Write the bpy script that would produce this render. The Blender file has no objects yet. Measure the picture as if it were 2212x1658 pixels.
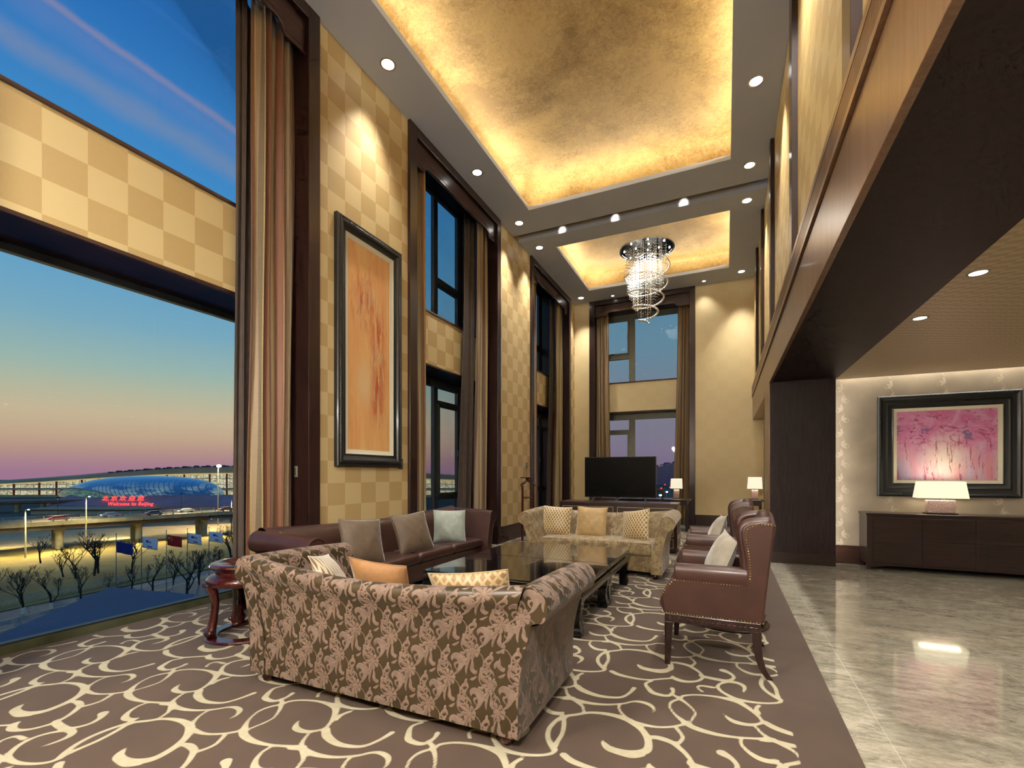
import bpy, math, random
import numpy as np
from mathutils import Vector, Matrix
random.seed(7)
RNG = np.random.RandomState(5)
PI = math.pi
scene = bpy.context.scene
COL = scene.collection

# ------------------------------------------------------------------ camera
F = 1010.0; CX = 1106.0; CY = 1022.0; EYE = 1.4
TH = math.atan((1568 - CX) / F)
cam = bpy.data.cameras.new('camera'); camo = bpy.data.objects.new('camera', cam); COL.objects.link(camo)
camo.location = (0, 0, EYE); camo.rotation_euler = (PI / 2, 0, TH)
cam.sensor_width = 36; cam.lens = 36 * F / 2212; cam.shift_x = 0; cam.shift_y = (CY - 829) / 2212
cam.clip_start = 0.05; cam.clip_end = 3000
scene.camera = camo
scene.view_settings.view_transform = 'Standard'; scene.view_settings.look = 'None'
scene.view_settings.gamma = 1; scene.view_settings.use_curve_mapping = False
scene.view_settings.exposure = 0.0
scene.cycles.use_denoising = True
scene.cycles.max_bounces = 7; scene.cycles.diffuse_bounces = 4; scene.cycles.glossy_bounces = 4
scene.cycles.transmission_bounces = 6; scene.cycles.transparent_max_bounces = 12
scene.cycles.caustics_reflective = False; scene.cycles.caustics_refractive = False
scene.cycles.sample_clamp_indirect = 6.0; scene.cycles.blur_glossy = 0.0

def ray(u, v):
    a = (u - CX) / F; b = (CY - v) / F
    s, c = math.sin(TH), math.cos(TH)
    return (-s + a * c, c + a * s, b)
def onz(u, v, z):
    d = ray(u, v); t = (z - EYE) / d[2]
    return (d[0] * t, d[1] * t, z)

# ------------------------------------------------------------------ node helpers
def lin(c):
    def f(x):
        x /= 255.0
        return x / 12.92 if x <= 0.04045 else ((x + 0.055) / 1.055) ** 2.4
    return (f(c[0]), f(c[1]), f(c[2]), 1.0)

class NT:
    def __init__(s, tree):
        s.t = tree; s.n = tree.nodes; s.l = tree.links
    def new(s, typ, **kw):
        n = s.n.new(typ)
        for k, v in kw.items(): setattr(n, k, v)
        return n
    def put(s, sock, v):
        if isinstance(v, bpy.types.NodeSocket): s.l.new(v, sock)
        elif v is not None: sock.default_value = v
    def math(s, op, a, b=None, c=None, clamp=False):
        n = s.new('ShaderNodeMath', operation=op); n.use_clamp = clamp
        for i, v in enumerate((a, b, c)):
            if v is not None: s.put(n.inputs[i], v)
        return n.outputs[0]
    def mix(s, f, a, b):
        n = s.new('ShaderNodeMix', data_type='RGBA')
        s.put(n.inputs[0], f); s.put(n.inputs[6], a); s.put(n.inputs[7], b)
        return n.outputs[2]
    def mixf(s, f, a, b):
        n = s.new('ShaderNodeMix', data_type='FLOAT')
        s.put(n.inputs[0], f); s.put(n.inputs[2], a); s.put(n.inputs[3], b)
        return n.outputs[0]
    def rng(s, v, a, b, c=0.0, d=1.0, smooth=False):
        n = s.new('ShaderNodeMapRange')
        if smooth: n.interpolation_type = 'SMOOTHSTEP'
        s.put(n.inputs[0], v)
        for i, x in enumerate((a, b, c, d)): n.inputs[i + 1].default_value = x
        return n.outputs[0]
    def pos(s):
        return s.new('ShaderNodeNewGeometry').outputs['Position']
    def obj(s):
        return s.new('ShaderNodeTexCoord').outputs['Object']
    def uv(s):
        return s.new('ShaderNodeTexCoord').outputs['UV']
    def sep(s, v):
        n = s.new('ShaderNodeSeparateXYZ'); s.put(n.inputs[0], v); return n.outputs
    def comb(s, x, y, z):
        n = s.new('ShaderNodeCombineXYZ')
        for i, v in enumerate((x, y, z)): s.put(n.inputs[i], v)
        return n.outputs[0]
    def map(s, v, scale=(1, 1, 1), rot=(0, 0, 0), loc=(0, 0, 0)):
        n = s.new('ShaderNodeMapping'); s.put(n.inputs[0], v)
        n.inputs['Scale'].default_value = scale; n.inputs['Rotation'].default_value = rot; n.inputs['Location'].default_value = loc
        return n.outputs[0]
    def noise(s, v, scale, detail=2.0, rough=0.5, dist=0.0):
        n = s.new('ShaderNodeTexNoise'); s.put(n.inputs['Vector'], v)
        n.inputs['Scale'].default_value = scale; n.inputs['Detail'].default_value = detail
        n.inputs['Roughness'].default_value = rough; n.inputs['Distortion'].default_value = dist
        return n.outputs[0]
    def ramp(s, f, stops, interp='LINEAR'):
        n = s.new('ShaderNodeValToRGB'); n.color_ramp.interpolation = interp
        e = n.color_ramp.elements
        while len(e) > 1: e.remove(e[-1])
        e[0].position = stops[0][0]; e[0].color = stops[0][1]
        for p, c in stops[1:]:
            x = e.new(p); x.color = c
        s.put(n.inputs[0], f); return n.outputs[0]
    def bump(s, h, strength, dist=0.01):
        n = s.new('ShaderNodeBump'); s.put(n.inputs['Height'], h)
        n.inputs['Strength'].default_value = strength; n.inputs['Distance'].default_value = dist
        return n.outputs[0]
    def attr(s, name):
        return s.new('ShaderNodeAttribute', attribute_name=name).outputs['Fac']

MATS = {}
def newmat(name):
    m = bpy.data.materials.new(name); m.use_nodes = True
    t = NT(m.node_tree); b = m.node_tree.nodes['Principled BSDF']
    MATS[name] = m
    return m, t, b

def plain(name, col, rough=0.5, metal=0.0, var=0.12, nscale=8.0, spec=0.5, coat=0.0, bump=0.0, bscale=60.0, sheen=0.0, coords='obj', stretch=(1, 1, 1)):
    m, t, b = newmat(name)
    v = t.obj() if coords == 'obj' else t.pos()
    v = t.map(v, scale=stretch)
    n = t.noise(v, nscale, 3.0, 0.6)
    c = lin(col); k = t.rng(n, 0.3, 0.7)
    lo = tuple(x * (1 - var) for x in c[:3]) + (1,); hi = tuple(min(1, x * (1 + var)) for x in c[:3]) + (1,)
    t.put(b.inputs['Base Color'], t.mix(k, lo, hi))
    b.inputs['Roughness'].default_value = rough; b.inputs['Metallic'].default_value = metal
    b.inputs['Specular IOR Level'].default_value = spec; b.inputs['Coat Weight'].default_value = coat
    b.inputs['Coat Roughness'].default_value = 0.12
    if sheen: b.inputs['Sheen Weight'].default_value = sheen; b.inputs['Sheen Roughness'].default_value = 0.4
    if bump: t.put(b.inputs['Normal'], t.bump(t.noise(v, bscale, 3.0), bump))
    return m

def emit(name, col, strength, var=0.0, nscale=5.0):
    m, t, b = newmat(name)
    c = lin(col)
    if var:
        n = t.rng(t.noise(t.obj(), nscale, 2.0), 0.3, 0.7)
        cc = t.mix(n, tuple(x * (1 - var) for x in c[:3]) + (1,), c)
        t.put(b.inputs['Emission Color'], cc)
    else:
        b.inputs['Emission Color'].default_value = c
    b.inputs['Base Color'].default_value = (c[0] * .5, c[1] * .5, c[2] * .5, 1)
    b.inputs['Emission Strength'].default_value = strength
    return m

def wood(name, dark, light, rough=0.25, coat=0.3, scale=1.0, axis='Z', coords='obj', spec=0.5):
    m, t, b = newmat(name)
    v = t.obj() if coords == 'obj' else t.pos()
    st = {'Z': (9, 9, .9), 'Y': (9, .9, 9), 'X': (.9, 9, 9)}[axis]
    v = t.map(v, scale=tuple(x * scale for x in st))
    n1 = t.noise(v, 3.0, 5.0, 0.6, 0.8); n2 = t.noise(v, 14.0, 3.0, 0.5)
    f = t.rng(t.math('ADD', t.math('MULTIPLY', n1, .7), t.math('MULTIPLY', n2, .3)), .35, .65)
    t.put(b.inputs['Base Color'], t.mix(f, lin(dark), lin(light)))
    b.inputs['Roughness'].default_value = rough; b.inputs['Coat Weight'].default_value = coat
    b.inputs['Coat Roughness'].default_value = 0.08; b.inputs['Specular IOR Level'].default_value = spec
    return m

# ------------------------------------------------------------------ materials
mahog = wood('dark_mahogany', (24, 13, 13), (50, 28, 25), .32, .25)
mahogY = wood('dark_mahogany_long', (30, 15, 13), (66, 36, 29), .32, .25, axis='Y')
mahogX = wood('dark_mahogany_wide', (30, 15, 13), (62, 34, 28), .32, .25, axis='X')
darkwood = wood('espresso_wood', (24, 15, 17), (46, 31, 33), .5, .0, axis='Z', coords='pos', spec=.25)
darkwoodX = wood('espresso_wood_wide', (20, 11, 12), (40, 24, 24), .3, .2, axis='X')
redwood = wood('rosewood', (32, 9, 10), (70, 22, 19), .22, .4, scale=1.4)
redwoodX = wood('rosewood_wide', (36, 10, 12), (76, 24, 22), .18, .5, axis='X', scale=1.4)
beamwood = wood('bronzed_walnut', (104, 76, 54), (138, 102, 74), .3, .2, axis='Z', scale=.6, coords='pos')
lacquer = plain('black_lacquer', (10, 9, 9), .02, coat=1.0, var=.3)
leather = plain('oxblood_leather', (58, 35, 31), .34, var=.22, nscale=6, coat=.12, bump=.12, bscale=220)
leatherdk = plain('dark_leather_piping', (48, 25, 22), .38, var=.2)
brass = plain('aged_brass', (176, 150, 92), .28, metal=1.0, var=.1)
chrome = plain('polished_chrome', (215, 218, 222), .08, metal=1.0, var=.03)
lacquer2 = plain('black_lacquer_frame', (9, 8, 8), .16, coat=.3, var=.3)
blackplastic = plain('black_plastic', (12, 12, 13), .35, var=.1)
alu = plain('charcoal_aluminium', (78, 84, 86), .4, metal=.3, var=.1)
alub = plain('pale_aluminium', (122, 124, 112), .45, metal=.2, var=.08)
frameblk = plain('ebonised_frame', (18, 22, 25), .4, var=.25, coat=.08, nscale=20)
linen = plain('linen_liner', (212, 206, 182), .8, var=.06, nscale=60, bump=.1, bscale=300)
ceilpaint = plain('ceiling_plaster', (192, 199, 212), .75, var=.03, coords='pos', nscale=1.2)
slotpaint = plain('slot_plaster', (176, 172, 166), .7, var=.03, coords='pos')
white_em = emit('downlight_lens', (255, 250, 245), 9.0)
white_em2 = emit('downlight_lens_warm', (255, 244, 225), 9.0)
screen = plain('switched_off_screen', (7, 7, 7), .4, var=.05, spec=.06)

def checker_mat(name, ua, u0, su, v0, sv, c1, c2, contrast=1.0, fibre=.5, rough1=.42, rough2=.55, va='z'):
    m, t, b = newmat(name)
    p = t.pos(); s = t.sep(p)
    ix = {'x': 0, 'y': 1, 'z': 2}
    fu = t.math('FLOOR', t.math('DIVIDE', t.math('SUBTRACT', s[ix[ua]], u0), su))
    fv = t.math('FLOOR', t.math('DIVIDE', t.math('SUBTRACT', s[ix[va]], v0), sv))
    k = t.math('FLOORED_MODULO', t.math('ADD', fu, fv), 2.0)
    k = t.math('GREATER_THAN', k, .5)
    # fibre direction alternates tile by tile
    a = t.noise(t.map(p, scale=(30, 30, 220)), 1.0, 3.0, .6)
    bb = t.noise(t.map(p, scale=(160, 160, 40)), 1.0, 3.0, .6)
    fib = t.mixf(k, a, bb)
    big = t.noise(p, 1.7, 3.0, .5)
    f = t.math('ADD', t.math('MULTIPLY', k, contrast), t.math('MULTIPLY', t.math('SUBTRACT', fib, .5), fibre))
    f = t.math('ADD', f, t.math('MULTIPLY', t.math('SUBTRACT', big, .5), .35), clamp=True)
    t.put(b.inputs['Base Color'], t.mix(f, lin(c1), lin(c2)))
    t.put(b.inputs['Roughness'], t.mixf(k, rough1, rough2))
    t.put(b.inputs['Normal'], t.bump(fib, .12, .002))
    b.inputs['Specular IOR Level'].default_value = .45
    return m
paperL = checker_mat('checked_wallpaper_side', 'y', 4.202, .2655, 5.640, .256, (204, 182, 134), (184, 158, 108))
paperS = checker_mat('checked_wallpaper_window', 'y', 1.6465, .2655, 3.773, .256, (200, 178, 128), (178, 152, 102))
paperB = checker_mat('checked_wallpaper_end', 'x', 0.05, .2655, 5.640, .256, (214, 194, 148), (207, 187, 140), .4)
paperR = checker_mat('checked_wallpaper_mezzanine', 'y', 4.202, .2655, 5.640, .256, (214, 188, 128), (196, 168, 108), .7)
ceilweave = checker_mat('woven_ceiling_paper', 'x', 0, .10, 0, .05, (186, 168, 138), (168, 150, 120), .8, .5, va='y')

def gold_leaf():
    m, t, b = newmat('gold_leaf')
    p = t.pos()
    n1 = t.noise(p, 1.1, 4.0, .6, .4); n2 = t.noise(p, 14.0, 6.0, .75, 1.2); n3 = t.noise(p, 45.0, 4.0, .7, 2.0)
    f = t.math('ADD', t.math('MULTIPLY', n1, .5), t.math('MULTIPLY', n2, .5))
    f = t.rng(f, .40, .60)
    c = t.mix(f, lin((122, 94, 44)), lin((178, 148, 92)))
    c = t.mix(t.math('MULTIPLY', t.rng(n3, .52, .66), .35), c, lin((120, 84, 34)))
    t.put(b.inputs['Base Color'], c)
    b.inputs['Metallic'].default_value = .15
    t.put(b.inputs['Roughness'], t.rng(n2, .3, .7, .38, .62))
    t.put(b.inputs['Normal'], t.bump(t.math('ADD', n2, t.math('MULTIPLY', n3, .6)), .5, .01))
    return m
gold = gold_leaf()

def marble():
    m, t, b = newmat('grey_marble')
    p = t.pos()
    v = t.map(p, scale=(1.0, 2.6, 1), rot=(0, 0, .12))
    n = t.noise(v, 3.2, 8.0, .68, 1.2); n2 = t.noise(v, 11.0, 6.0, .7, 1.8)
    f = t.rng(t.math('ADD', t.math('MULTIPLY', n, .6), t.math('MULTIPLY', n2, .4)), .36, .64)
    c = t.mix(f, lin((104, 98, 84)), lin((184, 178, 160)))
    vein = t.math('ABSOLUTE', t.math('SUBTRACT', t.noise(v, 5.0, 7.0, .65, 2.5), .5))
    c = t.mix(t.rng(vein, .0, .012, .45, .0), c, lin((206, 202, 184)))
    s = t.sep(p)
    gx = t.math('ABSOLUTE', t.math('SUBTRACT', t.math('FLOORED_MODULO', t.math('SUBTRACT', s[0], .78), 1.02), .51))
    gy = t.math('ABSOLUTE', t.math('SUBTRACT', t.math('FLOORED_MODULO', t.math('SUBTRACT', s[1], .72), 2.05), 1.025))
    g = t.math('MAXIMUM', t.math('GREATER_THAN', gx, .5075), t.math('GREATER_THAN', gy, 1.0225))
    c = t.mix(t.math('MULTIPLY', g, .6), c, lin((190, 186, 166)))
    t.put(b.inputs['Base Color'], c)
    b.inputs['Roughness'].default_value = .07; b.inputs['Specular IOR Level'].default_value = .75
    b.inputs['Coat Weight'].default_value = .4; b.inputs['Coat Roughness'].default_value = .03
    return m
marb = marble()

def pattern_mat(name, ground, motif, groundrough, motifrough, edge=.0012, outline=None, metal=0.0, sheen=.3, bump=.6, weave=500, motifvar=.25, soft=None):
    """Two-colour fabric whose motif comes from a signed-distance attribute 'pat' (metres, negative inside)."""
    m, t, b = newmat(name)
    d = t.attr('pat')
    k = t.rng(d, edge, -edge)
    o = t.obj()
    n = t.noise(o, 22.0, 3.0, .6); n2 = t.noise(o, 3.0, 2.0)
    mo = t.mix(t.rng(t.math('ADD', t.math('MULTIPLY', n, .6), t.math('MULTIPLY', n2, .4)), .35, .65), lin(tuple(x * (1 - motifvar) for x in motif)), lin(motif))
    g = t.mix(t.rng(t.noise(o, 2.5, 2.0), .3, .7), lin(tuple(x * .86 for x in ground)), lin(ground))
    c = t.mix(k, g, mo)
    if outline:
        e = t.math('MULTIPLY', t.rng(t.math('ABSOLUTE', t.math('ADD', d, outline[1] * .5)), outline[1] * .5, outline[1] * .2), .55)
        c = t.mix(e, c, lin(outline[0]))
    t.put(b.inputs['Base Color'], c)
    t.put(b.inputs['Roughness'], t.mixf(k, groundrough, motifrough))
    b.inputs['Sheen Weight'].default_value = sheen; b.inputs['Sheen Roughness'].default_value = .35
    b.inputs['Metallic'].default_value = metal
    h = t.math('ADD', t.rng(d, .001, -.004, 0, 1), t.math('MULTIPLY', t.noise(o, weave, 1.0), .12))
    t.put(b.inputs['Normal'], t.bump(h, bump, .003))
    return m
damask = pattern_mat('cut_velvet_damask', (58, 47, 29), (130, 110, 98), .36, .8, outline=((126, 100, 84), .0035), sheen=.12)
damaskfar = pattern_mat('cut_velvet_damask_pale', (150, 132, 92), (128, 104, 74), .38, .7, edge=.004)
carpetm = pattern_mat('scrolled_carpet', (75, 60, 50), (176, 167, 140), .95, .95, edge=.003, sheen=.15, bump=.5, weave=180, motifvar=.08)
floralpaper = pattern_mat('embossed_floral_paper', (168, 154, 134), (188, 175, 152), .38, .3, edge=.002, sheen=0, bump=.5, weave=90, motifvar=.06)

def striped_silk():
    m, t, b = newmat('striped_silk')
    u = t.sep(t.uv())[0]
    f = t.math('FRACT', t.math('DIVIDE', u, 1.25))
    st = [(0, (124, 80, 55)), (.13, (176, 160, 112)), (.21, (150, 128, 98)), (.30, (108, 92, 66)), (.36, (168, 154, 108)),
          (.50, (122, 78, 54)), (.66, (120, 104, 74)), (.74, (178, 164, 120)), (.84, (146, 118, 92)), (.93, (92, 78, 56))]
    c = t.ramp(f, [(p, lin(x)) for p, x in st], 'CONSTANT')
    v = t.sep(t.uv())[1]
    rib = t.noise(t.comb(t.math('MULTIPLY', u, 3), t.math('MULTIPLY', v, 160), 0), 1.0, 3.0, .6)
    c2 = t.mix(t.rng(rib, .3, .7, 0, .3), c, lin((70, 56, 40)))
    t.put(b.inputs['Base Color'], c2)
    b.inputs['Roughness'].default_value = .5; b.inputs['Sheen Weight'].default_value = .2
    t.put(b.inputs['Normal'], t.bump(rib, .25, .004))
    return m
silk = striped_silk()
lining = plain('curtain_lining', (66, 56, 50), .8, var=.15)

def velvet(name, col, var=.25, nscale=9, rough=.6, sheen=.8):
    m, t, b = newmat(name)
    o = t.obj(); n = t.noise(o, nscale, 4.0, .65, .6)
    c = lin(col)
    t.put(b.inputs['Base Color'], t.mix(t.rng(n, .3, .7), tuple(x * (1 - var) for x in c[:3]) + (1,), tuple(min(1, x * (1 + var)) for x in c[:3]) + (1,)))
    b.inputs['Roughness'].default_value = rough; b.inputs['Sheen Weight'].default_value = sheen; b.inputs['Sheen Roughness'].default_value = .3
    t.put(b.inputs['Normal'], t.bump(t.noise(o, 26.0, 4.0, .6, .8), .25, .01))
    return m
vel_taupe = velvet('taupe_velvet', (88, 73, 57))
vel_silver = velvet('silver_green_velvet', (146, 155, 146), .18)
vel_white = velvet('oyster_silk', (158, 150, 134), .15)
vel_gold = velvet('gold_velvet', (166, 138, 92), .22)
vel_amber = velvet('amber_velvet', (150, 108, 66), .2)
def lattice(name, base, line, su=.045, sv=.07, w=.12):
    m, t, b = newmat(name)
    s = t.sep(t.uv())
    a = t.math('ADD', t.math('DIVIDE', s[0], su), t.math('DIVIDE', s[1], sv)); c = t.math('SUBTRACT', t.math('DIVIDE', s[0], su), t.math('DIVIDE', s[1], sv))
    fa = t.math('ABSOLUTE', t.math('SUBTRACT', t.math('FRACT', a), .5)); fc = t.math('ABSOLUTE', t.math('SUBTRACT', t.math('FRACT', c), .5))
    k = t.math('GREATER_THAN', t.math('MAXIMUM', fa, fc), .5 - w)
    n = t.noise(t.obj(), 12, 3.0)
    t.put(b.inputs['Base Color'], t.mix(k, t.mix(n, lin(tuple(x * .7 for x in base)), lin(base)), lin(line)))
    b.inputs['Roughness'].default_value = .45; b.inputs['Sheen Weight'].default_value = .5
    t.put(b.inputs['Normal'], t.bump(k, .6, .004))
    return m
lat_gold = lattice('lattice_gold_velvet', (138, 106, 58), (206, 186, 138))
lat_pale = lattice('lattice_pale_gold', (150, 116, 74), (176, 150, 106), .06, .06, .18)
wave_w = lattice('ribbed_cream_gold', (126, 94, 56), (196, 182, 152), .035, .30, .2)

def painting_mat(kind):
    m, t, b = newmat('painted_canvas_' + kind)
    s = t.sep(t.uv()); u, v = s[0], s[1]   # 0..1
    uvv = t.uv()
    if kind == 'orange':
        n = t.noise(t.map(uvv, scale=(5, 3.2, 1)), 1.0, 5.0, .65, .8)
        c = t.mix(t.rng(n, .32, .68), lin((216, 150, 96)), lin((226, 182, 116)))
        n2 = t.noise(t.map(uvv, scale=(16, 5, 1)), 1.0, 5.0, .7, 1.2)
        # red-orange dribbles: upper left mass and right-hand column
        dx = t.math('SUBTRACT', u, .38); dy = t.math('SUBTRACT', v, .74)
        r1 = t.math('SQRT', t.math('ADD', t.math('MULTIPLY', t.math('MULTIPLY', dx, dx), 6.0), t.math('MULTIPLY', t.math('MULTIPLY', dy, dy), 30.0)))
        m1 = t.rng(r1, 1.0, .15)
        dx2 = t.math('SUBTRACT', u, t.math('ADD', .68, t.math('MULTIPLY', v, .05)))
        m2 = t.math('MULTIPLY', t.rng(t.math('ABSOLUTE', dx2), .24, .04), t.math('MULTIPLY', t.rng(v, .1, .2), t.rng(v, .78, .62)))
        mm = t.math('MAXIMUM', m1, m2)
        st = t.math('MULTIPLY', t.rng(n2, .45, .55), mm)
        c = t.mix(st, c, lin((188, 84, 38)))
        n3 = t.noise(t.map(uvv, scale=(34, 9, 1), loc=(3, 1, 0)), 1.0, 6.0, .7, 1.5)
        c = t.mix(t.math('MULTIPLY', t.rng(n3, .54, .60), t.math('MULTIPLY', mm, .85)), c, lin((120, 110, 92)))
        n4 = t.noise(t.map(uvv, scale=(22, 7, 1), loc=(7, 2, 0)), 1.0, 5.0, .7, 1.0)
        c = t.mix(t.math('MULTIPLY', t.rng(n4, .56, .61), t.math('MULTIPLY', mm, .85)), c, lin((186, 178, 156)))
        # pale cloud lower left
        ex = t.math('SUBTRACT', u, .38); ey = t.math('SUBTRACT', v, .33)
        r2 = t.math('SQRT', t.math('ADD', t.math('MULTIPLY', t.math('MULTIPLY', ex, ex), 16.0), t.math('MULTIPLY', t.math('MULTIPLY', ey, ey), 40.0)))
        c = t.mix(t.math('MULTIPLY', t.rng(t.math('ADD', r2, t.math('MULTIPLY', t.math('SUBTRACT', n, .5), .8)), 1.0, .2), .7), c, lin((216, 190, 142)))
        h = t.math('ADD', st, n3)
    else:
        n = t.noise(t.map(uvv, scale=(4, 3, 1)), 1.0, 6.0, .65, 1.4)
        top = t.mix(t.rng(n, .35, .65), lin((222, 166, 204)), lin((208, 104, 152)))
        bot = t.mix(t.rng(t.noise(t.map(uvv, scale=(9, 1.4, 1)), 1.0, 4.0, .6, .4), .35, .65), lin((196, 176, 196)), lin((212, 140, 152)))
        vv = t.math('ADD', v, t.math('MULTIPLY', t.math('SUBTRACT', n, .5), .7))
        c = t.mix(t.rng(vv, .25, .6), bot, top)
        # pale yellow-white centre and bluish corner
        dx = t.math('SUBTRACT', u, .50); dy = t.math('SUBTRACT', v, .34)
        r = t.math('SQRT', t.math('ADD', t.math('MULTIPLY', t.math('MULTIPLY', dx, dx), 12.0), t.math('MULTIPLY', t.math('MULTIPLY', dy, dy), 5.0)))
        c = t.mix(t.math('MULTIPLY', t.rng(t.math('ADD', r, t.math('MULTIPLY', t.math('SUBTRACT', n, .5), .8)), .9, .2), .8), c, lin((232, 220, 208)))
        r3 = t.math('ADD', u, v)
        c = t.mix(t.math('MULTIPLY', t.rng(r3, .42, .12), .8), c, lin((134, 128, 160)))
        k1 = t.noise(t.map(uvv, scale=(8, 11, 1), rot=(0, 0, .5), loc=(2, 5, 0)), 1.0, 5.0, .7, 1.6)
        c = t.mix(t.math('MULTIPLY', t.math('MULTIPLY', t.rng(k1, .54, .62), t.rng(v, .35, .6)), .75), c, lin((150, 34, 78)))
        k2 = t.noise(t.map(uvv, scale=(26, 3.2, 1), loc=(1, 3, 0)), 1.0, 5.0, .65, .8)
        c = t.mix(t.math('MULTIPLY', t.math('MULTIPLY', t.rng(k2, .57, .63), t.rng(v, .75, .5)), .8), c, lin((150, 44, 76)))
        k3 = t.noise(t.map(uvv, scale=(5, 6, 1), loc=(8, 1, 0)), 1.0, 3.0, .6, 1.0)
        c = t.mix(t.math('MULTIPLY', t.math('MULTIPLY', t.rng(k3, .60, .66), t.rng(t.math('ABSOLUTE', t.math('SUBTRACT', v, .68)), .2, .05)), .8), c, lin((96, 92, 140)))
        h = t.math('ADD', k1, k2)
    t.put(b.inputs['Base Color'], c); b.inputs['Roughness'].default_value = .45
    t.put(b.inputs['Normal'], t.bump(h, .35, .004))
    return m
canvas_orange = painting_mat('orange'); canvas_pink = painting_mat('pink')

def glass_mat():
    m = bpy.data.materials.new('window_glass'); m.use_nodes = True
    t = NT(m.node_tree); m.node_tree.nodes.remove(m.node_tree.nodes['Principled BSDF'])
    out = m.node_tree.nodes['Material Output']
    tr = t.new('ShaderNodeBsdfTransparent'); tr.inputs[0].default_value = (.94, .96, .97, 1)
    gl = t.new('ShaderNodeBsdfGlossy'); gl.inputs['Roughness'].default_value = .02
    fr = t.new('ShaderNodeFresnel'); fr.inputs[0].default_value = 1.35
    n = t.noise(t.obj(), 2.0)
    f = t.math('MULTIPLY', fr.outputs[0], t.rng(n, 0, 1, .45, .55))
    mx = t.new('ShaderNodeMixShader'); t.put(mx.inputs[0], f)
    t.l.new(tr.outputs[0], mx.inputs[1]); t.l.new(gl.outputs[0], mx.inputs[2]); t.l.new(mx.outputs[0], out.inputs[0])
    return m
glass = glass_mat()
def crystal_mat():
    m, t, b = newmat('cut_crystal')
    b.inputs['Base Color'].default_value = (.80, .79, .74, 1)
    t.put(b.inputs['Roughness'], t.rng(t.noise(t.obj(), 60.0), 0, 1, .25, .4))
    b.inputs['Metallic'].default_value = .55
    return m
crystal = crystal_mat()

# ------------------------------------------------------------------ mesh helpers
def put_mesh(name, verts, faces, m, parent=None, smooth=None, bevel=0, uv=None, attr=None, segs=2, mats=None, midx=None):
    me = bpy.data.meshes.new(name)
    if isinstance(verts, np.ndarray): verts = verts.tolist()
    me.from_pydata(verts, [], faces if isinstance(faces, list) else faces.tolist())
    me.materials.append(m)
    if mats:
        for x in mats: me.materials.append(x)
    if midx is not None: me.polygons.foreach_set('material_index', np.array(midx, dtype=np.int32))
    if uv is not None:
        l = me.uv_layers.new(name='UVMap')
        idx = np.zeros(len(me.loops), dtype=np.int32); me.loops.foreach_get('vertex_index', idx)
        l.data.foreach_set('uv', np.asarray(uv, dtype=np.float32)[idx].ravel())
    if attr is not None:
        a = me.attributes.new('pat', 'FLOAT', 'POINT'); a.data.foreach_set('value', np.asarray(attr, dtype=np.float32))
    me.validate(); me.update()
    if smooth is not None:
        me.shade_smooth()
        if smooth < 3: me.set_sharp_from_angle(angle=smooth)
    o = bpy.data.objects.new(name, me); COL.objects.link(o)
    if parent is not None: o.parent = parent
    if bevel:
        b = o.modifiers.new('bevel', 'BEVEL'); b.width = bevel; b.segments = segs; b.limit_method = 'ANGLE'; b.angle_limit = .6
        b.harden_normals = False
    return o

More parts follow.
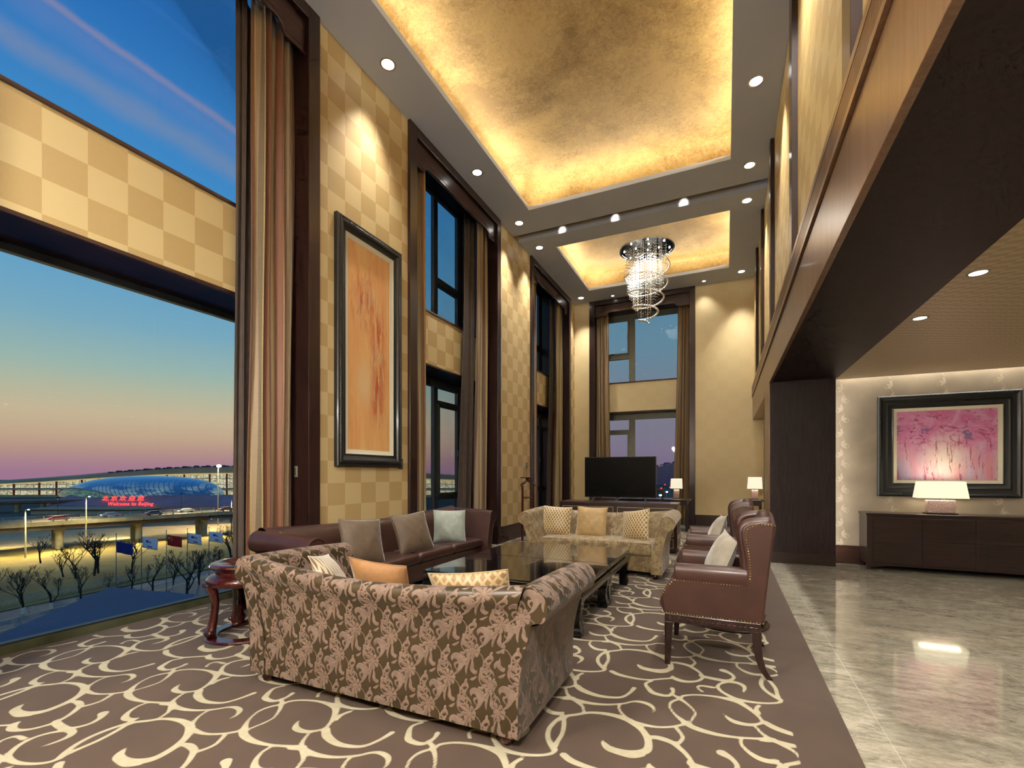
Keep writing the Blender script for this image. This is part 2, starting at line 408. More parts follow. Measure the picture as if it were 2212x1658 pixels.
class MB:
    def __init__(s): s.v = []; s.f = []
    def add(s, v, f):
        n = len(s.v); s.v.extend([tuple(p) for p in v]); s.f.extend([tuple(i + n for i in q) for q in f]); return s
    def box(s, x0, x1, y0, y1, z0, z1):
        if x0 > x1: x0, x1 = x1, x0
        if y0 > y1: y0, y1 = y1, y0
        v = [(x0, y0, z0), (x1, y0, z0), (x1, y1, z0), (x0, y1, z0), (x0, y0, z1), (x1, y0, z1), (x1, y1, z1), (x0, y1, z1)]
        return s.add(v, [(0, 3, 2, 1), (4, 5, 6, 7), (0, 1, 5, 4), (1, 2, 6, 5), (2, 3, 7, 6), (3, 0, 4, 7)])
    def prism(s, pts, a0, a1, axis='y'):
        """2-D outline extruded along an axis; pts are (x,z) for y, (y,z) for x, (x,y) for z."""
        n = len(pts)
        def P(p, a):
            return {'y': (p[0], a, p[1]), 'x': (a, p[0], p[1]), 'z': (p[0], p[1], a)}[axis]
        v = [P(p, a0) for p in pts] + [P(p, a1) for p in pts]
        f = [tuple(range(n)), tuple(range(2 * n - 1, n - 1, -1))] + [(i, i + n, (i + 1) % n + n, (i + 1) % n) for i in range(n)]
        return s.add(v, f)
    def tube(s, path, rad, seg=8, caps=True, flat=1.0):
        path = [Vector(p) for p in path]; n = len(path)
        if not hasattr(rad, '__len__'): rad = [rad] * n
        base = len(s.v); up0 = None; V = []
        for i, p in enumerate(path):
            t = (path[min(i + 1, n - 1)] - path[max(i - 1, 0)]).normalized()
            if up0 is None:
                up = Vector((0, 0, 1)) if abs(t.z) < .9 else Vector((1, 0, 0))
            else: up = up0
            a = (up - t * up.dot(t)).normalized(); b = t.cross(a); up0 = a
            for k in range(seg):
                q = 2 * PI * k / seg
                V.append(p + (a * math.cos(q) + b * math.sin(q) * flat) * rad[i])
        Fc = []
        for i in range(n - 1):
            for k in range(seg):
                k2 = (k + 1) % seg
                Fc.append((i * seg + k, i * seg + k2, (i + 1) * seg + k2, (i + 1) * seg + k))
        if caps: Fc += [tuple(range(seg - 1, -1, -1)), tuple((n - 1) * seg + k for k in range(seg))]
        return s.add(V, Fc)
    def lathe(s, prof, c=(0, 0, 0), seg=32, caps=True):
        V = []; n = len(prof)
        for r, z in prof:
            for k in range(seg):
                q = 2 * PI * k / seg; V.append((c[0] + r * math.cos(q), c[1] + r * math.sin(q), c[2] + z))
        Fc = []
        for i in range(n - 1):
            for k in range(seg):
                k2 = (k + 1) % seg; Fc.append((i * seg + k, i * seg + k2, (i + 1) * seg + k2, (i + 1) * seg + k))
        if caps: Fc += [tuple(range(seg - 1, -1, -1)), tuple((n - 1) * seg + k for k in range(seg))]
        return s.add(V, Fc)
    def ball(s, c, r, seg=8, rings=5, sq=1.0):
        prof = [(r * math.sin(PI * (i + .5) / rings) if False else r * math.sin(PI * i / rings), -r * math.cos(PI * i / rings) * sq) for i in range(rings + 1)]
        prof[0] = (r * .02, -r * sq); prof[-1] = (r * .02, r * sq)
        return s.lathe(prof, c, seg)
    def octa(s, c, r):
        x, y, z = c
        return s.add([(x + r, y, z), (x, y + r, z), (x - r, y, z), (x, y - r, z), (x, y, z + r), (x, y, z - r)],
                     [(0, 1, 4), (1, 2, 4), (2, 3, 4), (3, 0, 4), (1, 0, 5), (2, 1, 5), (3, 2, 5), (0, 3, 5)])
    def build(s, name, m, parent=None, smooth=None, bevel=0, segs=2):
        return put_mesh(name, s.v, s.f, m, parent, smooth, bevel, segs=segs)

def grid_mesh(P, close_u=False, close_v=False, caps=False):
    """P: array (nu, nv, 3) -> verts, faces"""
    nu, nv = P.shape[:2]
    V = P.reshape(-1, 3)
    iu = np.arange(nu if close_u else nu - 1); iv = np.arange(nv if close_v else nv - 1)
    A, B = np.meshgrid(iu, iv, indexing='ij'); A = A.ravel(); B = B.ravel()
    A2 = (A + 1) % nu; B2 = (B + 1) % nv
    Fq = np.stack([A * nv + B, A2 * nv + B, A2 * nv + B2, A * nv + B2], 1).tolist()
    if caps:
        Fq.append(tuple(range(nv - 1, -1, -1))); Fq.append(tuple((nu - 1) * nv + k for k in range(nv)))
    return V, Fq

def cr(pts, n):
    """Catmull-Rom resample of a list of tuples, n points per span."""
    P = np.array(pts, float); out = []
    for i in range(len(P) - 1):
        p0 = P[max(i - 1, 0)]; p1 = P[i]; p2 = P[i + 1]; p3 = P[min(i + 2, len(P) - 1)]
        for k in range(n):
            t = k / n
            out.append(.5 * ((2 * p1) + (p2 - p0) * t + (2 * p0 - 5 * p1 + 4 * p2 - p3) * t * t + (3 * p1 - p0 - 3 * p2 + p3) * t ** 3))
    out.append(P[-1]); return np.array(out)
def resample(pts, step):
    P = np.asarray(pts, float); d = np.r_[0, np.cumsum(np.linalg.norm(np.diff(P, axis=0), axis=1))]
    n = max(2, int(round(d[-1] / step)) + 1); t = np.linspace(0, d[-1], n)
    return np.stack([np.interp(t, d, P[:, k]) for k in range(P.shape[1])], 1), t

def tag(o, label=None, cat=None, group=None, kind=None):
    if label: o['label'] = label
    if cat: o['category'] = cat
    if group: o['group'] = group
    if kind: o['kind'] = kind
    return o
def struct(o, label=None, cat=None):
    o['kind'] = 'structure'
    if label: o['label'] = label
    if cat: o['category'] = cat
    return o
def thing(name, label, cat, loc=(0, 0, 0), rz=0.0, group=None, kind=None):
    o = bpy.data.objects.new(name, None); COL.objects.link(o); o.empty_display_size = .1
    o.location = loc; o.rotation_euler = (0, 0, rz)
    return tag(o, label, cat, group, kind)
def copy_tree(o, loc=None, rz=None, label=None, scale=None):
    def rec(a, par):
        c = a.copy(); COL.objects.link(c); c.parent = par
        for ch in list(a.children): rec(ch, c)
        return c
    r = rec(o, None)
    if loc is not None: r.location = loc
    if rz is not None: r.rotation_euler = (0, 0, rz)
    if scale is not None: r.scale = (scale,) * 3 if not hasattr(scale, '__len__') else scale
    if label: r['label'] = label
    return r
def spot(name, loc, power, size=1.9, blend=.6, col=(1, .93, .83), rot=(0, 0, 0), rad=.05, parent=None):
    l = bpy.data.lights.new(name, 'SPOT'); l.energy = power; l.spot_size = size; l.spot_blend = blend; l.color = col; l.shadow_soft_size = rad
    o = bpy.data.objects.new(name, l); COL.objects.link(o); o.location = loc; o.rotation_euler = rot
    if parent is not None: o.parent = parent
    return o
def area(name, loc, sx, sy, power, rot=(0, 0, 0), col=(1, .8, .5), parent=None, spread=PI):
    l = bpy.data.lights.new(name, 'AREA'); l.shape = 'RECTANGLE'; l.size = sx; l.size_y = sy; l.energy = power; l.color = col; l.spread = spread
    o = bpy.data.objects.new(name, l); COL.objects.link(o); o.location = loc; o.rotation_euler = rot
    if parent is not None: o.parent = parent
    return o
def point(name, loc, power, col=(1, .85, .6), rad=.05, parent=None):
    l = bpy.data.lights.new(name, 'POINT'); l.energy = power; l.color = col; l.shadow_soft_size = rad
    o = bpy.data.objects.new(name, l); COL.objects.link(o); o.location = loc
    if parent is not None: o.parent = parent
    return o

# ------------------------------------------------------------------ signed-distance pattern tiles
class Tile:
    def __init__(s, px, py, res, far=.05):
        s.px, s.py = px, py
        s.nx = int(round(px / res)); s.ny = int(round(py / res))
        s.gx, s.gy = np.meshgrid((np.arange(s.nx) + .5) * px / s.nx, (np.arange(s.ny) + .5) * py / s.ny, indexing='ij')
        s.d = np.full(s.gx.shape, far)
    def stroke(s, pts, sub=5, scale=1.0, off=(0, 0), cut=False):
        P = cr(pts, sub) if len(pts) > 2 else np.array(pts, float)
        P = P * scale; P[:, 0] += off[0]; P[:, 1] += off[1]
        P[:, 0] -= math.floor(P[:, 0].mean() / s.px) * s.px; P[:, 1] -= math.floor(P[:, 1].mean() / s.py) * s.py
        m = .03 + P[:, 2].max()
        for ix in (-2, -1, 0, 1, 2):
            for iy in (-2, -1, 0, 1, 2):
                Q = P.copy(); Q[:, 0] += ix * s.px; Q[:, 1] += iy * s.py
                if Q[:, 0].max() < -m or Q[:, 0].min() > s.px + m or Q[:, 1].max() < -m or Q[:, 1].min() > s.py + m: continue
                for a, b in zip(Q[:-1], Q[1:]):
                    i0 = max(0, int((min(a[0], b[0]) - m) / s.px * s.nx)); i1 = min(s.nx, int((max(a[0], b[0]) + m) / s.px * s.nx) + 2)
                    j0 = max(0, int((min(a[1], b[1]) - m) / s.py * s.ny)); j1 = min(s.ny, int((max(a[1], b[1]) + m) / s.py * s.ny) + 2)
                    if i0 >= i1 or j0 >= j1: continue
                    gx = s.gx[i0:i1, j0:j1]; gy = s.gy[i0:i1, j0:j1]
                    dx, dy = b[0] - a[0], b[1] - a[1]; L = dx * dx + dy * dy + 1e-12
                    t = np.clip(((gx - a[0]) * dx + (gy - a[1]) * dy) / L, 0, 1)
                    dd = np.hypot(gx - a[0] - t * dx, gy - a[1] - t * dy) - (a[2] + t * (b[2] - a[2]))
                    s.d[i0:i1, j0:j1] = np.maximum(s.d[i0:i1, j0:j1], -dd) if cut else np.minimum(s.d[i0:i1, j0:j1], dd)
    def sample(s, u, v):
        x = np.mod(u / s.px, 1) * s.nx - .5; y = np.mod(v / s.py, 1) * s.ny - .5
        x0 = np.floor(x).astype(int); y0 = np.floor(y).astype(int); fx = x - x0; fy = y - y0
        x0 %= s.nx; y0 %= s.ny; x1 = (x0 + 1) % s.nx; y1 = (y0 + 1) % s.ny; D = s.d
        return D[x0, y0] * (1 - fx) * (1 - fy) + D[x1, y0] * fx * (1 - fy) + D[x0, y1] * (1 - fx) * fy + D[x1, y1] * fx * fy

# cut-velvet damask: flower, fan of leaves, acanthus curl, rose in a ring; half-drop repeat
DAM = Tile(.27, .33, .0016, .03)
def damask_motif(T, ox, oy, k=.01):
    o = (ox, oy)
    def S(pts, cut=False, sub=4): T.stroke([(x * 1.24, y * 1.24, (r if cut else r * 1.4 if r < .16 else max(r * 1.5, .30))) for x, y, r in pts], sub, k, o, cut)
    for i in range(8):
        a = i * PI / 4 + .2; S([(2.1 * math.cos(a), 2.1 * math.sin(a), .52), (2.95 * math.cos(a), 2.95 * math.sin(a), .74)])
    S([(0, 0, 1.15), (.01, 0, 1.15)]); S([(.75 * math.cos(j * .7), .75 * math.sin(j * .7), .09) for j in range(10)], cut=True)
    S([(-.8, -3.0, .15), (-2.6, -4.6, .6), (-4.0, -6.6, .75), (-4.4, -8.4, .1)])
    S([(-.2, -3.2, .12), (-1.4, -5.6, .42), (-2.0, -8.4, .45), (-1.6, -10.6, .08)])
    S([(.5, -3.2, .15), (.9, -5.6, .55), (.9, -7.8, .8), (2.6, -9.0, .7), (3.4, -8.2, .2)])
    S([(-3.0, -1.2, .15), (-4.6, -1.9, .6), (-6.0, -1.4, .15)])
    S([(2.6, 1.6, .2), (4.6, 3.2, .5), (6.0, 6.0, 1.0), (5.4, 8.8, 1.35), (3.2, 9.9, 1.15), (1.4, 9.0, .7), (1.3, 7.4, .15)])
    S([(5.6, 9.4, .5), (7.2, 9.9, .5), (7.9, 9.0, .1)]); S([(6.6, 6.9, .4), (8.1, 7.2, .45), (8.6, 6.2, .08)])
    S([(2.8, -.2, .18), (5.0, -1.4, .2), (6.4, -3.8, .24), (6.2, -6.8, .3), (5.0, -9.4, .26), (5.2, -12.0, .22), (7.4, -14.2, .2), (10.2, -15.4, .18)])
    S([(6.3, -4.2, .2), (8.0, -2.2, .5), (9.6, -1.4, .75), (10.6, -2.6, .3)])
    S([(9.0, -1.6, .4), (9.3, .2, .5), (9.8, 1.0, .1)])
    # ring with a rosebud
    S([(7.8 + 2.5 * math.cos(a), -7.6 + 2.5 * math.sin(a), .16 + .2 * j / 12) for j, a in enumerate([1.9 - q * .45 for q in range(13)])])
    for i in range(5):
        a = i * 2 * PI / 5; S([(7.8 + .75 * math.cos(a), -7.6 + .75 * math.sin(a), .5), (7.8 + .9 * math.cos(a), -7.6 + .9 * math.sin(a), .5)])
    S([(1.6, 3.2, .1), (.8, 5.2, .3), (-.8, 6.2, .45), (-2.0, 5.4, .12)])
    S([(-1.5, 3.0, .1), (-2.6, 5.4, .35), (-2.2, 8.2, .6), (-.6, 10.2, .12)])
    S([(-2.4, 8.6, .3), (-3.6, 9.6, .4), (-4.6, 9.2, .08)])
    S([(4.2, 4.0, .2), (2.9, 5.4, .3), (3.2, 6.6, .45), (4.2, 6.8, .12)]); S([(-3.6, 1.4, .12), (-5.0, 2.6, .45), (-5.4, 4.4, .4), (-4.4, 5.2, .1)])
    S([(-4.6, -4.0, .12), (-6.2, -5.0, .4), (-6.8, -6.6, .12)]); S([(3.6, -10.6, .2), (1.8, -12.0, .5), (.4, -12.2, .12)])
    S([(5.0, -11.6, .2), (6.6, -10.8, .4), (7.4, -11.6, .5), (8.6, -11.2, .12)])
damask_motif(DAM, .05, .20); damask_motif(DAM, .185, .035)

# carpet scrolls, one repeat, drawn from strokes measured on the floor
CPX, CPY = 1.085, 1.068
CAR = Tile(CPX, CPY, .006, .08)
def cstroke(ox, pts):
    out = []
    for a, b, w in pts:
        x, y, _ = onz(ox + a / 5.963, 1380 + b / 5.963, 0)
        out.append((x, y, w * .43))
    CAR.stroke(out, 5)
C1, C2 = 0, 250
for ox, pts in [
    (C1, [(315, 860, .008), (235, 905, .04), (190, 950, .055), (270, 985, .06), (400, 985, .055), (560, 960, .05), (720, 905, .045), (880, 835, .045), (1010, 760, .045), (1085, 690, .055), (1090, 645, .05), (1010, 605, .04), (850, 590, .028), (650, 610, .028), (520, 622, .028), (445, 640, .03)]),
    (C1, [(195, 950, .06), (250, 1010, .045), (400, 1005, .03)]),
    (C1, [(1640, 1115, .03), (1440, 1180, .03), (1200, 1275, .03), (1000, 1380, .032), (860, 1480, .035), (770, 1565, .04)]),
    (C1, [(1640, 1130, .03), (1480, 1225, .03), (1250, 1345, .028), (1020, 1445, .028), (860, 1520, .028)]),
    (C1, [(515, 1428, .006), (640, 1385, .02), (780, 1335, .026), (900, 1275, .04), (930, 1225, .045), (850, 1190, .05), (760, 1140, .05), (720, 1095, .045), (760, 1070, .03)]),
    (C1, [(850, 1205, .03), (650, 1238, .024), (480, 1285, .024), (350, 1340, .03), (230, 1410, .03), (130, 1500, .035), (95, 1560, .04), (200, 1622, .03), (400, 1642, .024), (620, 1622, .024), (770, 1570, .03)]),
    (C2, [(650, 170, .045), (650, 205, .045), (740, 243, .032), (860, 258, .024), (1000, 250, .022), (1210, 238, .022)]),
    (C1, [(262, 1090, .015), (180, 1130, .045), (150, 1185, .05), (230, 1205, .035), (400, 1190, .026), (600, 1140, .026), (760, 1080, .026), (900, 1000, .03), (990, 930, .036), (1035, 880, .042), (1000, 840, .045), (930, 830, .03)]),
    (C1, [(1440, 742, .028), (1300, 825, .024), (1150, 875, .024), (1035, 900, .03)]),
    (C1, [(1330, 985, .062), (1295, 1040, .036), (1180, 1110, .028), (1020, 1160, .028), (880, 1180, .034), (790, 1160, .045)]),
    (C1, [(1100, 690, .045), (1220, 730, .026), (1400, 732, .022), (1600, 708, .024), (1650, 690, .03)]),
    (C1, [(1130, 650, .02), (1200, 592, .022), (1300, 540, .02), (1410, 502, .02)]),
    (C1, [(990, 445, .045), (1020, 475, .045), (1110, 500, .034), (1250, 510, .024), (1450, 500, .02), (1600, 480, .02), (1690, 482, .034), (1720, 512, .036), (1650, 560, .02), (1540, 595, .006)]),
    (C1, [(1000, 440, .035), (850, 435, .024), (700, 425, .026), (590, 400, .04), (550, 360, .05), (590, 320, .045), (700, 255, .022), (850, 195, .02), (1000, 158, .022), (1160, 135, .022), (1250, 115, .022), (1400, 106, .022), (1550, 118, .028), (1640, 150, .05), (1620, 185, .045), (1520, 245, .03), (1400, 300, .024), (1300, 325, .022), (1160, 335, .035), (1095, 315, .045), (1125, 285, .03), (1195, 250, .006)]),
    (C1, [(600, 330, .03), (650, 315, .016), (800, 280, .018), (950, 240, .018), (1070, 185, .024), (1150, 135, .032), (1195, 95, .022)]),
    (C2, [(860, 270, .02), (720, 298, .025), (610, 360, .04), (575, 395, .045), (640, 420, .035), (740, 408, .026), (840, 375, .026), (905, 345, .034)]),
    (C1, [(730, 437, .02), (600, 475, .022), (480, 530, .03), (420, 580, .045), (465, 600, .04), (540, 592, .02), (580, 578, .006)]),
    (C1, [(500, 595, .035), (440, 640, .03)]),
    (C1, [(1010, 445, .045), (930, 520, .026), (850, 560, .022), (780, 590, .02)]),
    (C1, [(870, 450, .02), (930, 455, .022), (980, 450, .03)]),
    (C2, [(1080, 690, .05), (1055, 750, .055), (1110, 815, .045), (1230, 845, .034), (1400, 845, .025), (1600, 790, .024), (1785, 720, .034)]),
    (C1, [(1180, 345, .02), (1060, 400, .025), (1000, 440, .035)]),
    (C2, [(1240, 600, .03), (1340, 550, .026), (1450, 520, .026)]),
    (C2, [(1165, 378, .026), (1210, 340, .02), (1300, 318, .025), (1390, 335, .034)])]:
    cstroke(ox, pts)

# ------------------------------------------------------------------ room shell
XL, XS, XG = -4.09, -4.46, -5.05      # side wall face, window wall face, glass plane
YB, YBS, YBG = 13.40, 13.77, 14.35    # end wall face, window wall, glass
ZC = 6.4
YN = -1.2                              # wall behind the photographer
NICHES = [(0.82, 3.79), (5.396, 8.325), (9.935, 12.936)]
ZS0, ZS1 = 3.17, 4.09                  # spandrel

# floor of polished stone, slab
b = MB(); b.box(XG - .1, 6.2, YN - .1, YBG + .2, -.25, 0); struct(b.build('floor', marb), 'grey streaked marble floor with pale joints', 'floor')
# fitted carpet (dense sheet so that the scroll pattern is carried by the mesh)
def carpet():
    x0, x1, y0, y1 = -5.03, .60, YN + .02, 13.36
    xs = np.arange(x0, x1 + .001, .0145); xs[-1] = x1; ys = np.arange(y0, y1 + .001, .0145); ys[-1] = y1
    X, Y = np.meshgrid(xs, ys, indexing='ij'); Z = np.full(X.shape, .014)
    P = np.stack([X, Y, Z], 2)
    d = CAR.sample(X, Y)
    border = np.maximum(X - .325, -4.93 - X)                      # plain border strips
    border = np.maximum(border, Y - 13.1)
    d = np.maximum(d, border)
    V, Fq = grid_mesh(P)
    def inside(x, y):
        if x > XL - .002: return True
        return any((a + .01 < y < b_ - .01) if x > XS + .0 else (a - .06 < y < b_ + .06) for a, b_ in NICHES)
    Fq = [f for f in Fq if inside(min(V[f[0]][0], V[f[2]][0]), (V[f[0]][1] + V[f[2]][1]) / 2)]
    n = len(V)
    ring = [(x0, y0), (x1, y0), (x1, y1), (x0, y1)]
    nu, nv = P.shape[:2]
    c = [0, (nu - 1) * nv, nu * nv - 1, nv - 1]
    V = np.vstack([V, [(x, y, .001) for x, y in ring]])
    for i in (1,):
        # skirts along the four edges
        if i == 0: top = [k * nv for k in range(nu)]
        elif i == 1: top = [(nu - 1) * nv + k for k in range(nv)]
        elif i == 2: top = [k * nv + nv - 1 for k in range(nu - 1, -1, -1)]
        else: top = [k for k in range(nv - 1, -1, -1)]
        Fq.append(tuple([n + i] + [n + (i + 1) % 4] + top[::-1]))
    at = np.r_[d.ravel(), [.05] * 4]
    o = put_mesh('carpet', V, Fq, carpetm, attr=at)
    return o
tag(carpet(), 'brown fitted carpet with cream looping scrolls across the lounge floor', 'carpet')

# side wall with window niches
segs = [(YN, .82)] + [(NICHES[i][1], NICHES[i + 1][0]) for i in range(2)] + [(NICHES[2][1], YB + 1.0)]
b = MB()
for y0, y1 in segs: b.box(XL, XS - .0, y0, y1, 0, ZC + .3)
struct(b.build('wall_left', paperL), 'checked gold wallpaper wall between the tall windows', 'wall')
bs = MB(); br = MB(); bt = MB()
for y0, y1 in NICHES:
    bs.box(XS, XG - .05, y0 - .6, y1 + .6, ZS0 + .035, ZS1 - .035)
    bt.box(XS + .02, XS - .2, y0 - .6, y1 + .6, ZS1 - .035, ZS1); bt.box(XS + .02, XG + .03, y0 - .6, y1 + .6, ZS0, ZS0 + .035)
struct(bs.build('wall_spandrel', paperS), 'checked wallpaper bands between upper and lower windows', 'wall')
struct(bt.build('trim_1', mahogY, bevel=.006), 'dark wood sills above and below the window bands', 'trim')
for k, (y0, y1) in enumerate([(YN - .1, NICHES[0][0] - .07)] + [(NICHES[i][1] + .07, NICHES[i + 1][0] - .07) for i in range(2)] + [(NICHES[2][1] + .07, YB + 1.2)]):
    br.box(XS - .001, XG - .04, y0, y1, -.25, ZC + 1.2)
struct(br.build('wall_reveal', mahog), 'dark wood lined window reveals', 'wall')
b = MB(); b.box(XS - .03, XG - .04, 4.6, YB + 1.2, 6.69, 6.95); struct(b.build('trim_2', mahogY), 'dark head board above the side windows', 'trim')
# casings with shaped pelmets, one per niche
def casing(y0, y1, n):
    b = MB(); x0, x1 = XL + .045, XS + .001
    b.box(x0, x1, y0, y0 + .17, 0, ZC); b.box(x0, x1, y1 - .155, y1, 0, ZC); b.box(x0 - .001, XL - .02, y0 + .17, y1 - .155, ZC - .14, ZC)
    c = struct(b.build('trim_%d' % n, mahog, bevel=.006), 'dark wood casing around a tall side window', 'trim')
    a0, a1 = y0 + .17, y1 - .155; L = a1 - a0
    low, mid = 5.885, 6.0; e = .235
    half = [(a0, 6.255), (a0, low), (a0 + e, low), (a0 + e + .035, low + .02), (a0 + e + .05, mid - .04), (a0 + e + .09, mid - .008), (a0 + e + .15, mid)]
    other = [(a1 - (p[0] - a0), p[1]) for p in half][::-1]
    b = MB(); b.prism(half + other, XL - .005, XL - .035, 'x'); b.build('pelmet', mahogY, c, bevel=.008)
    b = MB()
    q = [(y, z + .05) for y, z in half[1:]] + [(y, z + .05) for y, z in other[:-1]]
    q[0] = (a0 + .05, q[0][1]); q[-1] = (a1 - .05, q[-1][1])
    b.tube([(XL - .003, y, z) for y, z in q], .004, 4); b.build('pelmet_bead', mahogY, c)
    return c
for i, (y0, y1) in enumerate(NICHES): casing(y0, y1, 3 + i)

# windows
def window_frame(name, plane, horiz, pane_list, fr_m, cat_label, bars, openers, handle_at=None):
    """bars: (a0,a1,z0,z1) boxes in the plane; plane: ('x',value) or ('y',value)"""
    root = thing(name, cat_label, 'window', kind='structure')
    def bx(mb, a0, a1, z0, z1, d0=-.035, d1=.035):
        if plane[0] == 'x': mb.box(plane[1] + d0, plane[1] + d1, a0, a1, z0, z1)
        else: mb.box(a0, a1, plane[1] - d1, plane[1] - d0, z0, z1)
    mb = MB()
    for k_, q in enumerate(bars): bx(mb, *q, -.035 - .0007 * k_, .035 + .0007 * k_)
    mb.build('window_frame', fr_m, root, bevel=.005)
    for q in openers:
        a0, a1, z0, z1 = q; w = .045
        mb = MB(); bx(mb, a0, a0 + w, z0, z1, .0, .06); bx(mb, a1 - w, a1, z0, z1, .0, .06); bx(mb, a0 + w, a1 - w, z0, z0 + w, .0, .06); bx(mb, a0 + w, a1 - w, z1 - w, z1, .0, .06)
        s = mb.build('opening_sash', fr_m, root, bevel=.005)
        mb = MB(); bx(mb, (a0 + a1) / 2 - .07, (a0 + a1) / 2 + .07, z0 + .012, z0 + .04, .06, .085); mb.build('handle', chrome, s, bevel=.004)
        mb = MB(); bx(mb, a1 - .05, a1 - .03, (z0 + z1) / 2 - .1, (z0 + z1) / 2 + .02, .06, .08); mb.build('latch', alub, s)
    for q in pane_list:
        mb = MB(); bx(mb, *q, -.006, .0); mb.build('glass_pane', glass, root)
    return root
w = .055
for i, (y0, y1) in enumerate(NICHES):
    n0, n1 = y0 - .07, y1 + .07
    root_lbl = ['bare frameless tall window beside the round stool', 'tall side window with dark bars behind the leather sofa', 'narrow far side window almost hidden by its curtain'][i]
    if i == 0:   # large fixed lights without bars
        bars = [(n0, n1, ZC + 1.1, ZC + 1.18), (n0, n1, ZS0 - .06, ZS0 + .03), (n0, n1, .0, .10), (n1 - .06, n1, 0, ZC + 1.1)]
        panes = [(n0, n1 - .06, ZS1 - .05, ZC + 1.1), (n0, n1 - .06, .10, ZS0 - .06)]
        window_frame('window_1', ('x', XG), 0, panes, frameblk, root_lbl, bars, [])
    else:
        top = 6.66
        m1 = {1: 7.485, 2: 12.08}[i]
        bars = [(n0, n1, top, 6.72), (n1 - .12, n1, 0, top), (m1 - .065, m1 + .065, 0, top), (n0, n1, ZS1 - .06, ZS1 + .03), (n0, n1, ZS0 - .13, ZS0 + .02), (n0, n1, 0, .34),
                (m1, n1, 5.0, 5.15), (m1, n1, 2.72, 2.80), (m1, n1, .89, .98), (n0 + .9, n0 + .96, 0, top)]
        panes = [(n0, m1 - .05, ZS1, top), (m1 + .05, n1 - .12, ZS1, 5.0), (m1 + .05, n1 - .12, 5.15, top), (n0, m1 - .05, .34, ZS0 - .13), (m1 + .05, n1 - .12, 2.80, ZS0 - .1), (m1 + .05, n1 - .12, .98, 2.72), (m1 + .05, n1 - .12, .34, .89)]
        window_frame('window_%d' % (i + 1), ('x', XG), 0, panes, alu, root_lbl, bars, [(m1 + .065, n1 - .12, .98, 2.72)])
# stone ledge inside the first window
b = MB(); b.box(-5.03, XG + .04, .75, 3.86, 0, .085); struct(b.build('trim_7', plain('dark_green_stone', (62, 64, 46), .12, var=.35, nscale=3, coords='pos'), bevel=.004), 'polished stone ledge under the bare window', 'trim')

# end wall
BX0, BX1 = -3.63, -.746
b = MB(); b.box(XL - .5, BX0, YB, YB + .37, 0, ZC + .3); b.box(BX1, 1.2, YB, YB + .37, 0, ZC + .3)
struct(b.build('wall_back', paperB), 'plain gold wallpaper end wall', 'wall')
b = MB(); b.box(BX0 - .6, BX1 + .6, YBS, YBG + .05, 3.205, 4.03); struct(b.build('wall_back_band', paperB), 'gold band between the end windows', 'wall')
b = MB(); b.box(BX0 - .6, BX1 + .6, YBS - .02, YBS + .2, 4.03, 4.065); b.box(BX0 - .6, BX1 + .6, YBS - .02, YBS + .2, 3.17, 3.205)
struct(b.build('trim_8', mahogX, bevel=.006), 'dark wood sills of the end window', 'trim')
b = MB(); b.box(XL - .6, BX0 - .07, YBS, YBG + .3, 0, ZC + .3); b.box(BX1 + .07, 1.3, YBS, YBG + .3, 0, ZC + .3); b.box(BX0 - .1, BX1 + .1, YBS, YBG + .3, 6.2, ZC + .3)
struct(b.build('wall_back_reveal', mahog), 'dark lined reveal of the end window', 'wall')
b = MB(); b.box(BX0, BX0 + .157, YB - .045, YBS - .001, 0, ZC); b.box(BX1 - .147, BX1, YB - .045, YBS - .001, 0, ZC); b.box(BX0 + .157, BX1 - .147, YB - .044, YB + .02, ZC - .14, ZC)
c = struct(b.build('trim_9', mahog, bevel=.006), 'dark wood casing around the end window', 'trim')
a0, a1 = BX0 + .157, BX1 - .147; low, mid = 5.93, 6.03; e = .30
half = [(a0, 6.255), (a0, low), (a0 + e, low), (a0 + e + .03, low + .02), (a0 + e + .05, mid - .04), (a0 + e + .09, mid - .008), (a0 + e + .15, mid)]
other = [(a1 - (p[0] - a0), p[1]) for p in half][::-1]
b = MB(); b.prism(half + other, YB + .005, YB + .035, 'y'); b.build('pelmet', mahogX, c, bevel=.008)
bars = [(-3.7, -.68, 6.05, 6.3), (-2.66, -2.49, 0, 6.2), (-3.7, -2.6, 4.86, 5.0), (-3.7, -.68, 3.02, 3.2), (-3.7, -2.6, 2.62, 2.72), (-3.7, -.68, 4.0, 4.12), (-3.7, -.68, 0, .3), (-3.7, -3.6, 0, 6.2), (-.78, -.68, 0, 6.2)]
panes = [(-3.6, -2.66, 5.0, 6.05), (-3.6, -2.66, 4.12, 4.86), (-2.49, -.78, 4.12, 6.05), (-3.6, -2.66, .3, 2.62), (-3.6, -2.66, 2.72, 3.02), (-2.49, -.78, .3, 3.02)]
window_frame('window_4', ('y', YBG), 0, panes, alub, 'tall end window behind the television', bars, [(-3.6, -2.66, 5.0, 6.05), (-3.6, -2.66, .4, 2.62)])

# baseboards
b = MB()
for y0, y1 in segs[1:3]: b.box(XL, XL + .03, y0, y1, 0, .34)
b.box(XL, XL + .03, NICHES[2][1], YB, 0, .34); b.box(XL, XL + .03, YN, .82, 0, .34)
struct(b.build('baseboard_left', mahogY, bevel=.006), 'dark baseboard of the window wall', 'baseboard')
b = MB(); b.box(XL, BX0, YB - .03, YB, 0, .3); b.box(BX1, .9, YB - .03, YB, 0, .3)
struct(b.build('baseboard_back', mahogX, bevel=.006), 'dark baseboard of the end wall', 'baseboard')

